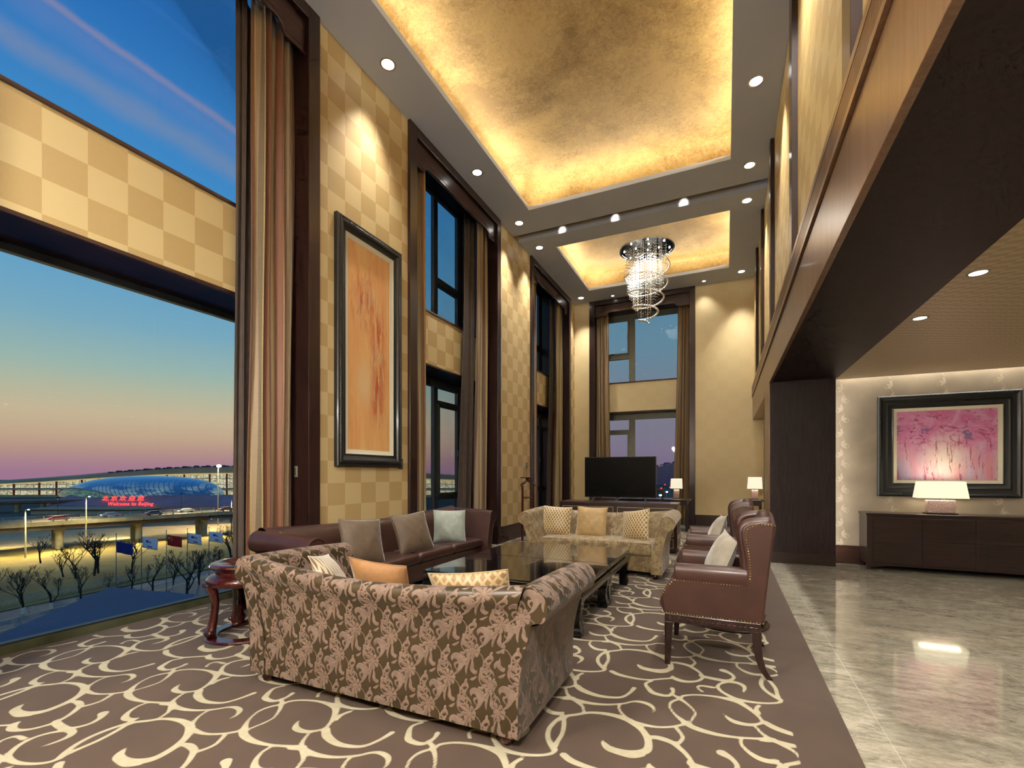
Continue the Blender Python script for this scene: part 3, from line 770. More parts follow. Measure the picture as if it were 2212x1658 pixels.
# ceiling with two coffers and a lighting slot
CX0, CX1 = -3.41, .07
COF = [(-.3, 8.22), (9.81, 12.52)]
b = MB()
zt = ZC + .075
for x0, x1, y0, y1 in [(XL - .4, CX0, YN, 9.0), (CX1, .75, YN, 9.0), (CX0, CX1, YN, -.3), (CX0, CX1, 8.22, 9.0),
                       (XL - .4, CX0, 9.29, YB + .5), (CX1, .75, 9.29, YB + .5), (CX0, CX1, 9.29, 9.81), (CX0, CX1, 12.52, YB + .5)]:
    b.box(x0, x1, y0, y1, ZC, zt)
struct(b.build('ceiling', ceilpaint), 'grey white plaster ceiling around the gold coffers', 'ceiling')
b = MB(); b.box(XL - .4, .75, 9.29, 9.32, zt, ZC + .42); b.box(XL - .4, .75, 8.97, 9.0, zt, ZC + .42); b.box(XL - .4, .75, 8.97, 9.32, ZC + .42, ZC + .45)
struct(b.build('trim_10', slotpaint), 'recessed lighting slot across the ceiling', 'trim')
def coffer(y0, y1, n):
    """gold vault: short upright band, quarter-round cove, flat top"""
    ex = .26; r = .26; z0 = ZC + .076
    x0, x1, ya, yb = CX0 - ex, CX1 + ex, y0 - ex, y1 + ex
    prof = [(0, z0), (0, z0 + .16)] + [(r * (1 - math.cos(q)), z0 + .16 + r * math.sin(q)) for q in np.linspace(0, PI / 2, 8)[1:]]
    rings = []
    for ins, z in prof:
        xs = [x0 + ins, x1 - ins]; ys = [ya + ins, yb - ins]
        rings.append([(xs[0], ys[0], z), (xs[1], ys[0], z), (xs[1], ys[1], z), (xs[0], ys[1], z)])
    V = [p for rr in rings for p in rr]; Fc = []
    for i in range(len(rings) - 1):
        for k in range(4):
            k2 = (k + 1) % 4; Fc.append((i * 4 + k, (i + 1) * 4 + k, (i + 1) * 4 + k2, i * 4 + k2))
    L = (len(rings) - 1) * 4; Fc.append((L, L + 1, L + 2, L + 3))
    o = put_mesh('ceiling_coffer', V, Fc, gold, smooth=.7)
    sol = o.modifiers.new('s', 'SOLIDIFY'); sol.thickness = .02; sol.offset = 1
    struct(o, 'gold leaf coffer lit from its hidden edge', 'ceiling')
for i, (y0, y1) in enumerate(COF): coffer(y0, y1, i)
b = MB(); b.box(XL - .6, .9, YN - .1, YB + 1.1, 7.0, 7.1); struct(b.build('ceiling_slab', slotpaint), 'structural slab above the ceiling', 'ceiling')

# gallery side: fascia beam, soffit, upper wall, pilasters, column, low ceiling and picture wall
XF = .62
b = MB(); b.box(XF, XF + .04, YN, 9.34, 2.83, 3.325); b.box(XF, XF + .04, 9.34, YB, 2.76, 3.325)
fas = struct(b.build('trim_11', beamwood, bevel=.003), 'broad brown wooden fascia of the upper gallery', 'trim')
b = MB(); b.box(XF + .012, XF + .05, YN, YB, 3.325, 3.345); b.build('shadow_gap', blackplastic, fas)
b = MB(); b.box(XF - .02, XF + .05, YN, YB, 3.345, 3.385); b.box(XF - .02, XF + .05, YN, YB, 3.545, 3.60)
for k in range(9): b.box(XF - .018, XF + .02, YN, YB, 3.391 + k * .017, 3.402 + k * .017)
b.box(XF - .006, XF + .05, YN, YB, 3.385, 3.545); b.build('reeded_rail', beamwood, fas)
b = MB(); b.box(XF + .001, XF + .9, YN, 8.4, 2.832, 2.86); struct(b.build('ceiling_soffit', darkwood), 'dark panelled soffit under the gallery', 'ceiling')
b = MB(); b.box(XF + .04, XF + .3, 9.34, YB, 2.77, 2.8); struct(b.build('trim_12', beamwood), 'brown underside of the far gallery beam', 'trim')
b = MB(); b.box(.66, .76, YN, YB, 3.5, ZC + .1); struct(b.build('wall_right_upper', paperR), 'gold wallpaper wall above the gallery beam', 'wall')
b = MB()
for y in (.55, 3.03, 5.48, 7.96, 10.01, 11.67): b.box(.605, .665, y, y + .2, 3.56, ZC)
struct(b.build('trim_13', mahog, bevel=.004), 'dark wood pilasters on the upper wall', 'trim')
b = MB(); b.box(XF + .012, 1.5, 8.4, 9.3, 0, 2.83); colm = struct(b.build('column', darkwood), 'broad dark wood pier carrying the gallery', 'column')
b = MB(); b.box(XF, XF + .012, 8.4, 9.3, 0, 2.83); b.build('side_board', beamwood, colm)
b = MB(); b.box(XF + .02, 1.495, 8.392, 8.4, 0, .17); b.build('plinth_board', darkwoodX, colm)
b = MB(); b.box(1.5, 6.2, YN, 8.68, 2.85, 2.9); struct(b.build('ceiling_low', ceilweave), 'woven beige paper ceiling of the side hall', 'ceiling')
b = MB(); b.box(1.5, 6.2, 8.66, 8.68, 2.9, 3.1); b.box(1.5, 6.2, 8.66, 8.8, 3.1, 3.12); struct(b.build('trim_14', slotpaint), 'hidden light trough above the picture wall', 'trim')
b = MB(); b.box(6.1, 6.2, YN, 8.9, 0, 3.0); struct(b.build('wall_right', plain('hall_plaster', (170, 154, 132), .6)), 'plain side wall of the hall', 'wall')
b = MB(); b.box(XG - .3, 6.2, YN - .1, YN, -.2, ZC + .6); struct(b.build('wall_front', plain('rear_wall_paper', (176, 150, 100), .6)), 'wall behind the viewpoint', 'wall')
b = MB(); b.box(.76, .78, YN, YB, 2.9, ZC); b.box(.76, 6.2, YN, YB, 3.13, 3.2); struct(b.build('wall_gallery_core', slotpaint), 'structure behind the gallery', 'wall')
# far right corner beyond the pier
b = MB(); b.box(.86, .96, 9.3, 12.35, 0, 2.77); b.box(.86, .96, 12.6, YB, 0, 2.77)
struct(b.build('wall_right_far', paperR), 'pale papered wall beyond the pier', 'wall')
b = MB(); b.box(.82, .98, 12.35, 12.6, 0, 2.77); struct(b.build('door_1', mahog), 'dark edge of a doorway beyond the pier', 'door')

# picture wall with embossed vines
def flower_wall():
    T = Tile(.62, .70, .004, .05)
    def S(pts, o=(0, 0)): T.stroke([(x, y, r) for x, y, r in pts], 5, .01, o)
    S([(14, 0, .35), (10, 10, .5), (16, 22, .4), (11, 35, .5), (17, 48, .4), (12, 60, .45), (14, 70, .35)])
    for (x, y, sgn) in [(12, 14, 1), (15, 30, -1), (12, 44, 1), (15, 62, -1)]:
        for a in (-.5, .3, 1.1):
            ca, sa = math.cos(a) * sgn, math.sin(a)
            S([(x, y, .3), (x + 5 * ca, y + 5 * sa, 1.5), (x + 8 * ca, y + 9 * sa, .25)])
        S([(x + 3 * sgn, y - 3, .3), (x + 8 * sgn, y - 5, .5), (x + 10 * sgn, y - 1, .55), (x + 7 * sgn, y + 1, .4), (x + 6 * sgn, y - 1, .2)])
    xs = np.arange(1.5, 6.2, .012); zs = np.arange(0, 3.11, .012)
    X, Zz = np.meshgrid(xs, zs, indexing='ij')
    V, Fq = grid_mesh(np.stack([X, np.full(X.shape, 8.8), Zz], 2))
    Fq = [f[::-1] for f in Fq]
    w = put_mesh('wall_picture', V, Fq, floralpaper, attr=T.sample(X - 1.53 + .01, Zz).ravel())
    w.modifiers.new('s', 'SOLIDIFY').thickness = -.08
    return struct(w, 'taupe wallpaper wall embossed with climbing vines', 'wall')
flower_wall()
b = MB(); b.box(1.5, 6.1, 8.772, 8.8, 0, .28); struct(b.build('baseboard_right', mahogX, bevel=.005), 'dark baseboard of the picture wall', 'baseboard')

# ------------------------------------------------------------------ curtains
def curtain(name, label, plane, a_top, a_bot, c, depth, folds, zt, zb, seed, cloth, liner=None, side=-1, tagged=True):
    rs = np.random.RandomState(seed)
    root = thing(name, label, 'curtain')
    def sheet(nm, at, ab, cc, dep, fo, m, cl, ph):
        nu, nv = 140, 26
        s = np.linspace(0, 1, nu)[:, None]; t = np.linspace(0, 1, nv)[None, :]
        z = zt + (zb - zt) * t
        k = t ** 1.5
        A0 = at[0] + (ab[0] - at[0]) * k; A1 = at[1] + (ab[1] - at[1]) * k
        amp = np.interp(np.linspace(0, 1, nu), np.linspace(0, 1, 9), rs.uniform(.55, 1.0, 9))[:, None]
        warp = s + .25 / fo * np.sin(2 * PI * s * 2.3 + ph) + .012 * np.sin(3 * t * PI + s * 9)
        phase = 2 * PI * fo * warp + ph
        a = A0 + (A1 - A0) * s + .35 * (A1 - A0) / fo * .5 * np.sin(2 * phase) * .5
        p = cc + dep * amp * np.sin(phase) * (.75 + .25 * t) + .012 * np.sin(5 * t + 7 * s)
        Z = np.broadcast_to(z, a.shape) + .0 * a
        P = np.stack([p, a, Z], 2) if plane == 'x' else np.stack([a, p, Z], 2)
        V, Fq = grid_mesh(P)
        uv = np.stack([np.broadcast_to(s * cl, a.shape), Z], 2).reshape(-1, 2)
        o = put_mesh(nm, V, Fq, m, root, smooth=9, uv=uv)
        so = o.modifiers.new('s', 'SOLIDIFY'); so.thickness = .006; so.offset = 0
    sheet('silk_drape', a_top, a_bot, c, depth, folds, silk, cloth, rs.uniform(0, 6))
    if liner:
        sheet('lining', liner[0], liner[1], liner[2], depth * .45, max(2, folds * .6), lining, 1.0, rs.uniform(0, 6))
    return root
curtain('curtain', 'striped silk curtain beside the framed orange painting', 'x', (3.14, 3.66), (3.10, 3.62), -4.27, .085, 4.5, 6.15, .03, 1, 2.1, ((3.06, 3.40), (3.04, 3.3), -4.40))
curtain('curtain', 'slim striped curtain just right of the orange painting', 'x', (5.56, 5.95), (5.56, 6.01), -4.22, .06, 4, 6.15, .03, 2, 1.5)
curtain('curtain', 'striped curtain with brown lining behind the silver cushion', 'x', (7.72, 8.15), (7.62, 8.1), -4.25, .07, 4.5, 6.15, .03, 3, 2.0, ((7.40, 7.85), (7.12, 7.7), -4.36))
curtain('curtain', 'thin sliver of curtain beside the valet stand', 'x', (10.1, 10.55), (10.1, 10.72), -4.22, .05, 3, 6.15, .03, 4, 1.3)
curtain('curtain', 'striped curtain in the corner left of the television', 'x', (12.2, 12.68), (12.05, 12.7), -4.25, .07, 4.5, 6.15, .03, 5, 2.1, ((11.95, 12.3), (11.7, 12.3), -4.36))
curtain('curtain', 'striped curtain on the end window, above the television', 'y', (-3.50, -3.12), (-3.52, -3.02), 13.58, .06, 4.5, 6.15, .03, 6, 2.0)
curtain('curtain', 'striped curtain on the end window, above the small lamp', 'y', (-1.20, -.88), (-1.36, -.90), 13.58, .06, 4.5, 6.15, .03, 7, 2.1)

# ------------------------------------------------------------------ downlights
def downlight(loc, r, label, group, power, size=2.0, warm=False, tilt=0.0, name='downlight', blend=.8):
    root = thing(name, label, 'downlight', (loc[0], loc[1], loc[2]), 0, group)
    b = MB(); b.lathe([(r * 1.02, -.002), (r * 1.28, -.004), (r * 1.3, -.0), (r * 1.02, .0), (r * 1.02, -.002)], seg=28, caps=False); b.build('trim_ring', chrome if not warm else alub, root, smooth=.6)
    b = MB(); b.lathe([(r * 1.0, -.003), (r * .6, -.006), (.001, -.007)], seg=28, caps=False); b.build('lens', white_em, root, smooth=.8)
    spot('lamp', (0, 0, -.03), power, size, blend, (1, .95, .88) if not warm else (1, .9, .76), rad=.06, parent=root)
    return root
for x, y in [(-3.76, 4.57), (-3.76, 6.83), (-3.76, 8.56), (-3.76, 9.68), (-3.76, 12.95)]:
    nm = {4.57: 'nearest the orange painting', 6.83: 'above the barred side window', 8.56: 'just before the ceiling slot', 9.68: 'just beyond the ceiling slot', 12.95: 'in the far corner by the end wall'}[y]
    downlight((x, y, ZC), .075, 'round recessed downlight on the window side, ' + nm, 'ceiling downlights on the window side', 420, 1.25, blend=1)
for x, y in [(.35, 6.72), (.35, 8.51), (.35, 9.59), (.35, 12.9)]:
    nm = {6.72: 'nearest the viewpoint', 8.51: 'just before the ceiling slot', 9.59: 'just beyond the ceiling slot', 12.9: 'above the end wall'}[y]
    downlight((x, y, ZC), .075, 'round recessed downlight on the gallery side, ' + nm, 'ceiling downlights on the gallery side', 440, 1.25, blend=1)
downlight((-2.9, 13.16, ZC), .04, 'tiny downlight above the end window', 'small downlights by the end wall', 45, 1.6)
downlight((-.52, 13.14, ZC), .04, 'tiny downlight right of the end window', 'small downlights by the end wall', 45, 1.6)
# unseen downlights added over the near end to lift its brightness
for x, y in [(-3.0, 1.3), (-3.0, -.4), (.35, 4.6), (.35, 2.3), (.35, .2)]:
    downlight((x, y, ZC), .075, 'added unseen downlight over the near end of the lounge', 'added downlights over the near end', 230 if x < -2 else 340, 2.5, blend=1)
for x, y, nm in [(1.66, 4.48, 'nearer'), (1.65, 5.56, 'farther')]:
    downlight((x, y, 2.85), .05, nm + ' small downlight in the woven hall ceiling', 'hall ceiling downlights', 80, 2.3, True)
for x, y in [(1.66, 2.0), (3.6, 2.0), (3.6, 4.5), (3.6, 6.8)]:  # unseen hall downlights, added to bring up the brightness
    downlight((x, y, 2.85), .05, 'added small downlight in the woven hall ceiling, out of view', 'hall ceiling downlights', 110, 2.6, True)
# three slot lights grazing the slot face
for x in (-3.1, -2.0, -.72):
    t = thing('slot_spotlight', 'small spotlight tucked in the ceiling slot, one of three', 'spotlight', (x, 9.06, ZC + .13), 0, 'spotlights in the ceiling slot')
    b = MB(); b.lathe([(.03, -.05), (.035, .03), (.02, .06)], seg=16); b.build('can', blackplastic, t, smooth=.6)
    spot('lamp', (0, .06, 0), 6, 1.0, .9, (1, .97, .94), rot=(math.radians(68), 0, 0), rad=.02, parent=t)
# hidden cove strips around the coffers (LED tape lying on the ledge)
amber = (1, .88, .66)
for i, (y0, y1) in enumerate(COF):
    L = y1 - y0; cy = (y0 + y1) / 2; cx = (CX0 + CX1) / 2; W = CX1 - CX0; z = ZC + .085; k = 12.0
    for nm, lo, sx, sy, rot, ln in [('w', (CX0 - .13, cy, z), .04, L, (0, PI + .75, 0), L), ('e', (CX1 + .13, cy, z), .04, L, (0, PI - .75, 0), L),
                                ('s', (cx, y0 - .13, z), W, .04, (PI - .75, 0, 0), W), ('n', (cx, y1 + .13, z), W, .04, (PI + .75, 0, 0), W)]:
        area('cove_strip', lo, sx, sy, k * ln, rot, amber)
# trough along the picture wall and the upright strip behind the pier
area('trough_strip', (3.8, 8.735, 3.06), 4.5, .04, 34, (.35, 0, 0), (1, .95, .86))
area('pier_strip', (1.508, 8.60, 1.4), .03, 2.6, 7, (PI / 2, 0, -.75), (1, .93, .84))
# two unseen pendants added behind the viewpoint to light the walls
for x, nm in ((-2.7, 'window side'), (.0, 'gallery side')):
    t_ = thing('added_pendant', 'added unseen drum pendant behind the viewpoint, ' + nm, 'pendant lamp', (x, -.55, 3.3), 0, 'added pendants behind the viewpoint')
    b = MB(); b.lathe([(.25, -.35), (.25, .1)], seg=32, caps=False); o = b.build('drum_shade', emit('drum_shade_glow', (246, 236, 208), 1.0), t_, smooth=.8)
    b = MB(); b.tube([(0, 0, .0), (0, 0, 3.08)], .01, 6); b.build('cord', chrome, t_)
    point('lamp', (0, 0, -.42), 500, (1, .96, .90), .2, t_)

# ------------------------------------------------------------------ framed paintings
def picture(name, label, W, H, prof, liner_w, canvas_m, loc, rz, bead, frame_m=frameblk, liner_in=None):
    """prof: list of (inset, protrusion) for the frame moulding; local x right, z up, -y towards the room"""
    root = thing(name, label, 'painting', loc, rz)
    def rings(pr, nm, m, par):
        V = []; Fc = []
        for ins, p in pr:
            V += [(-W / 2 + ins, -p, -H / 2 + ins), (W / 2 - ins, -p, -H / 2 + ins), (W / 2 - ins, -p, H / 2 - ins), (-W / 2 + ins, -p, H / 2 - ins)]
        for i in range(len(pr) - 1):
            for k in range(4):
                k2 = (k + 1) % 4; Fc.append((i * 4 + k, i * 4 + k2, (i + 1) * 4 + k2, (i + 1) * 4 + k))
        return put_mesh(nm, V, Fc, m, par, smooth=.35)
    fr = rings(prof, 'frame', frame_m, root)
    ins = prof[-1][0]; pz = prof[-1][1]
    rings([(ins, pz), (ins, pz - .004), (ins + liner_w * .85, pz - .018), (ins + liner_w, pz - .018), (ins + liner_w, pz - .024)], 'liner', linen, root)
    i2 = ins + liner_w
    V = [(-W / 2 + i2, -(pz - .022), -H / 2 + i2), (W / 2 - i2, -(pz - .022), -H / 2 + i2), (W / 2 - i2, -(pz - .022), H / 2 - i2), (-W / 2 + i2, -(pz - .022), H / 2 - i2)]
    V += [(x, -.002, z) for x, y, z in V]
    put_mesh('canvas', V, [(0, 1, 2, 3), (7, 6, 5, 4), (0, 4, 5, 1), (1, 5, 6, 2), (2, 6, 7, 3), (3, 7, 4, 0)], canvas_m, root, uv=[(0, 0), (1, 0), (1, 1), (0, 1)] * 2)
    b = MB(); bi, bp, st, r = bead
    for z in (-H / 2 + bi, H / 2 - bi):
        for k in range(int((W - 2 * bi) / st) + 1): b.octa((-W / 2 + bi + k * st, -bp, z), r)
    for x in (-W / 2 + bi, W / 2 - bi):
        for k in range(int((H - 2 * bi) / st) + 1): b.octa((x, -bp, -H / 2 + bi + k * st), r)
    o = b.build('beaded_edge', frame_m, fr); o['kind'] = 'stuff'
    return root
profL = [(0, 0), (0, .045), (.012, .058), (.03, .060), (.04, .050), (.05, .062), (.07, .066), (.085, .060), (.10, .040), (.125, .030), (.135, .034), (.15, .030)]
picture('painting', 'tall orange abstract painting in a black frame on the checked wall', 1.17, 2.92, profL, .055, canvas_orange, (XL, 4.615, 2.945), PI / 2, (.045, .060, .022, .008))
profR = [(0, 0), (0, .05), (.012, .062), (.03, .066), (.045, .060), (.06, .048), (.10, .040), (.125, .045), (.15, .036), (.175, .030), (.185, .034), (.195, .028)]
picture('painting', 'wide pink abstract painting in a heavy black frame above the cabinet', 1.61, 1.50, profR, .045, canvas_pink, (2.90, 8.798, 1.81), 0, (.02, .064, .022, .008))

# switches and thermostats
def plate(name, label, x0, x1, y0, y1, z0, z1, cat='switch'):
    t = thing(name, label, cat); b = MB(); b.box(x0, x1, y0, y1, z0, z1); b.build('plate', alu, t, bevel=.003)
    b = MB()
    if abs(x1 - x0) < abs(y1 - y0): b.box(x1, x1 + .004, y0 + .02, y1 - .02, (z0 + z1) / 2, z1 - .02)
    else: b.box(x0 + .02, x1 - .02, y0 - .004, y0, (z0 + z1) / 2, z1 - .02)
    b.build('rocker', alub, t)
plate('wall_switch', 'small grey switch just right of the orange painting frame', XL, XL + .012, 5.20, 5.28, 1.46, 1.60)
plate('wall_switch', 'small grey switch above the valet stand', XL, XL + .012, 9.68, 9.76, 1.52, 1.64)
for nm, x, y, z in [('on the casing behind the nearest curtain', XL - .02, 3.63, 1.42), ]:
    t = thing('curtain_motor_key', 'tiny white curtain control ' + nm, 'switch', (x - .12, y, z))
    b = MB(); b.box(-.02, .02, -.006, .006, -.06, .06); b.build('key_plate', alub, t, bevel=.003)
    b = MB(); b.box(-.008, .008, -.010, -.006, -.04, .04); b.build('key_button', chrome, t)

# ------------------------------------------------------------------ chandelier
def chandelier():
    cx, cy, cz, _ = 0, 0, 0, 0
    x, y, z = onz(1397, 538, 6.56)
    root = thing('crystal_chandelier', 'spiral crystal bead chandelier hanging in the far gold coffer', 'chandelier', (x, y, 6.56))
    R = .60
    b = MB(); b.lathe([(.001, .03), (R, .03), (R + .012, .02), (R + .012, -.012), (R, -.016), (R - .03, -.016), (R - .035, -.004), (.001, -.004)], seg=64, caps=False)
    b.build('ceiling_plate', chrome, root, smooth=.5)
    b = MB(); b.lathe([(R - .036, -.0045), (.001, -.0045)], seg=48, caps=False); b.build('mirror_disc', plain('smoked_mirror', (64, 64, 68), .12, metal=.9, var=.2, nscale=30), root)
    b = MB(); b.lathe([(.05, .03), (.05, .17)], seg=16); b.build('mount', chrome, root)
    rs = np.random.RandomState(3)
    bulb = None
    ring = [(.50 * math.cos(a), .50 * math.sin(a)) for a in np.linspace(0, 2 * PI, 9)[:-1] + .2] + [(.27 * math.cos(a), .27 * math.sin(a)) for a in np.linspace(0, 2 * PI, 6)[:-1]] + [(.02, .03)]
    for px, py in ring:
        if bulb is None:
            b = MB(); b.lathe([(.018, -.004), (.020, -.02), (.012, -.03), (.001, -.032)], seg=10, caps=False); bulb = b.build('bulb', white_em2, root, smooth=.8); bulb.location = (px, py, 0)
        else:
            q = bulb.copy(); COL.objects.link(q); q.location = (px, py, 0); q.parent = root
    def Rz(zz):   # envelope radius by depth below the plate
        return float(np.interp(zz, [0, .25, .62, 1.05, 1.38, 1.62, 1.76], [.50, .50, .50, .41, .29, .17, .04]))
    zend = 1.76; turns = 4.6
    b = MB()
    n = 300; zs = []
    acc = 0; tpos = []
    for i in range(2600):
        f = i / 2600; zz = .06 + (zend - .06) * (f ** .80); a = 2.4 + turns * 2 * PI * f
        rr = Rz(zz) * min(1, .15 + f * 9)
        tpos.append((rr * math.cos(a), rr * math.sin(a), -zz, .015 + .014 * f))
    last = None
    for p in tpos:
        if last is None or math.dist(p[:3], last[:3]) > (p[3] + last[3]) * 1.02:
            b.ball(p[:3], p[3], 7, 4); last = p
    o = b.build('bead_spiral', crystal, root, smooth=9); o['kind'] = 'stuff'
    # strings of small beads down to the spiral
    b = MB()
    for k in range(230):
        rr = .49 * math.sqrt(rs.uniform(.05, 1)); a = rs.uniform(0, 2 * PI)
        zmax = 0
        for zz in np.arange(.1, zend, .04):
            if Rz(zz) > rr: zmax = zz
        zmax = min(zmax, zmax * (.75 + .25 * math.cos(a - 2.4)) + .1)
        px, py = rr * math.cos(a), rr * math.sin(a)
        z0 = .03
        while z0 < zmax:
            b.octa((px, py, -z0), .010); z0 += .062
    o = b.build('bead_strings', crystal, root); o['kind'] = 'stuff'
    spot('lamp', (0, 0, -.06), 650, 2.8, 1.0, (1, .95, .86), rad=.3, parent=root)
chandelier()

# ------------------------------------------------------------------ sky
W = bpy.data.worlds.new('dusk_sky'); scene.world = W; W.use_nodes = True
t = NT(W.node_tree); bg = W.node_tree.nodes['Background']
dv = t.new('ShaderNodeTexCoord').outputs['Generated']
s = t.sep(dv)
hor = t.math('SQRT', t.math('ADD', t.math('MULTIPLY', s[0], s[0]), t.math('MULTIPLY', s[1], s[1])))
el = t.math('DIVIDE', t.math('ARCTAN2', s[2], hor), PI / 2)      # 0 horizon, 1 zenith
west = t.ramp(el, [(0, lin((158, 116, 140))), (.010, lin((168, 126, 138))), (.022, lin((180, 142, 132))), (.040, lin((194, 164, 136))), (.062, lin((198, 178, 146))), (.085, lin((180, 180, 154))), (.11, lin((154, 178, 168))), (.155, lin((120, 166, 186))), (.21, lin((96, 156, 194))), (.30, lin((66, 138, 196))), (.42, lin((44, 110, 180))), (1, lin((24, 66, 130)))])
north = t.ramp(el, [(0, lin((116, 100, 128))), (.03, lin((124, 112, 132))), (.08, lin((122, 122, 134))), (.16, lin((100, 132, 150))), (.28, lin((72, 128, 156))), (.45, lin((50, 112, 160))), (1, lin((24, 66, 130)))])
azf = t.rng(t.math('DIVIDE', s[1], hor), .78, .98)
col = t.mix(azf, west, north)
def trail(p, q, w, strength, c):
    a = Vector(ray(*p)); bb = Vector(ray(*q)); nrm = a.cross(bb).normalized()
    dot = t.new('ShaderNodeVectorMath', operation='DOT_PRODUCT'); t.l.new(dv, dot.inputs[0]); dot.inputs[1].default_value = nrm
    nz = t.noise(dv, 9.0, 5.0, .65)
    d = t.math('ABSOLUTE', t.math('ADD', dot.outputs['Value'], t.math('MULTIPLY', t.math('SUBTRACT', nz, .5), w * 1.6)))
    f = t.math('MULTIPLY', t.rng(d, w, 0, 0, 1, True), strength)
    f = t.math('MULTIPLY', f, t.rng(s[0], -.55, -.68))
    return f, c
for p, q, w, st, c in [((120, 10), (543, 310), .008, .55, (150, 138, 160)), ((100, 20), (543, 345), .03, .24, (130, 134, 176)), ((0, 60), (543, 395), .026, .45, (136, 140, 160)), ((560, 500), (1000, 700), .02, .4, (150, 160, 172))]:
    f, c = trail(p, q, w, st, c); col = t.mix(f, col, lin(c))
t.put(bg.inputs['Color'], col); bg.inputs['Strength'].default_value = 1.14

# ------------------------------------------------------------------ upholstery
def patattr(uv, T, k=1.0):
    return T.sample(uv[:, 0] * k, uv[:, 1] * k) / k

def loft(name, stations, m, parent, tile=None, step_uv=None, caps=False, smooth=1.0, k=1.0, u0=0, v0=0, close_v=False):
    """stations: array (nu,nv,3); uv from arc length"""
    P = np.asarray(stations, float)
    du = np.r_[0, np.cumsum(np.linalg.norm(np.diff(P.mean(1), axis=0), axis=1))]
    dv = np.zeros(P.shape[:2]); dv[:, 1:] = np.cumsum(np.linalg.norm(np.diff(P, axis=1), axis=2), axis=1)
    uv = np.stack([np.broadcast_to(du[:, None], P.shape[:2]) + u0, dv + v0], 2).reshape(-1, 2)
    V, Fq = grid_mesh(P, close_v=close_v, caps=caps)
    at = patattr(uv, tile, k) if tile is not None else None
    return put_mesh(name, V, Fq, m, parent, smooth=smooth, uv=uv, attr=at)

def cap_panel(name, outline, y, m, parent, tile, res, flip, thick=.006, k=1.0):
    """flat scroll-shaped end panel: fan grid from centroid with pattern coordinates (x,z)"""
    O, _ = resample(np.vstack([outline, outline[:1]]), .012); O = O[:-1]
    # polar-like grid between the outline and a mid spine: lerp outline to its mirrored pairing
    n = len(O) // 2; A = O[:n]; Bq = O[::-1][:n]
    nw = max(4, int(.16 / res)); t = np.linspace(0, 1, nw)[None, :, None]
    A2, _ = resample(A, res); B2 = np.stack([np.interp(np.linspace(0, 1, len(A2)), np.linspace(0, 1, n), Bq[:, c]) for c in range(2)], 1)
    G = A2[:, None, :] * (1 - t) + B2[:, None, :] * t
    P = np.stack([G[..., 0], np.full(G.shape[:2], y), G[..., 1]], 2)
    V, Fq = grid_mesh(P)
    if flip: Fq = [f[::-1] for f in Fq]
    uv = G.reshape(-1, 2)
    return put_mesh(name, V, Fq, m, parent, smooth=1.0, attr=patattr(uv, tile, k) if tile is not None else None, uv=uv)

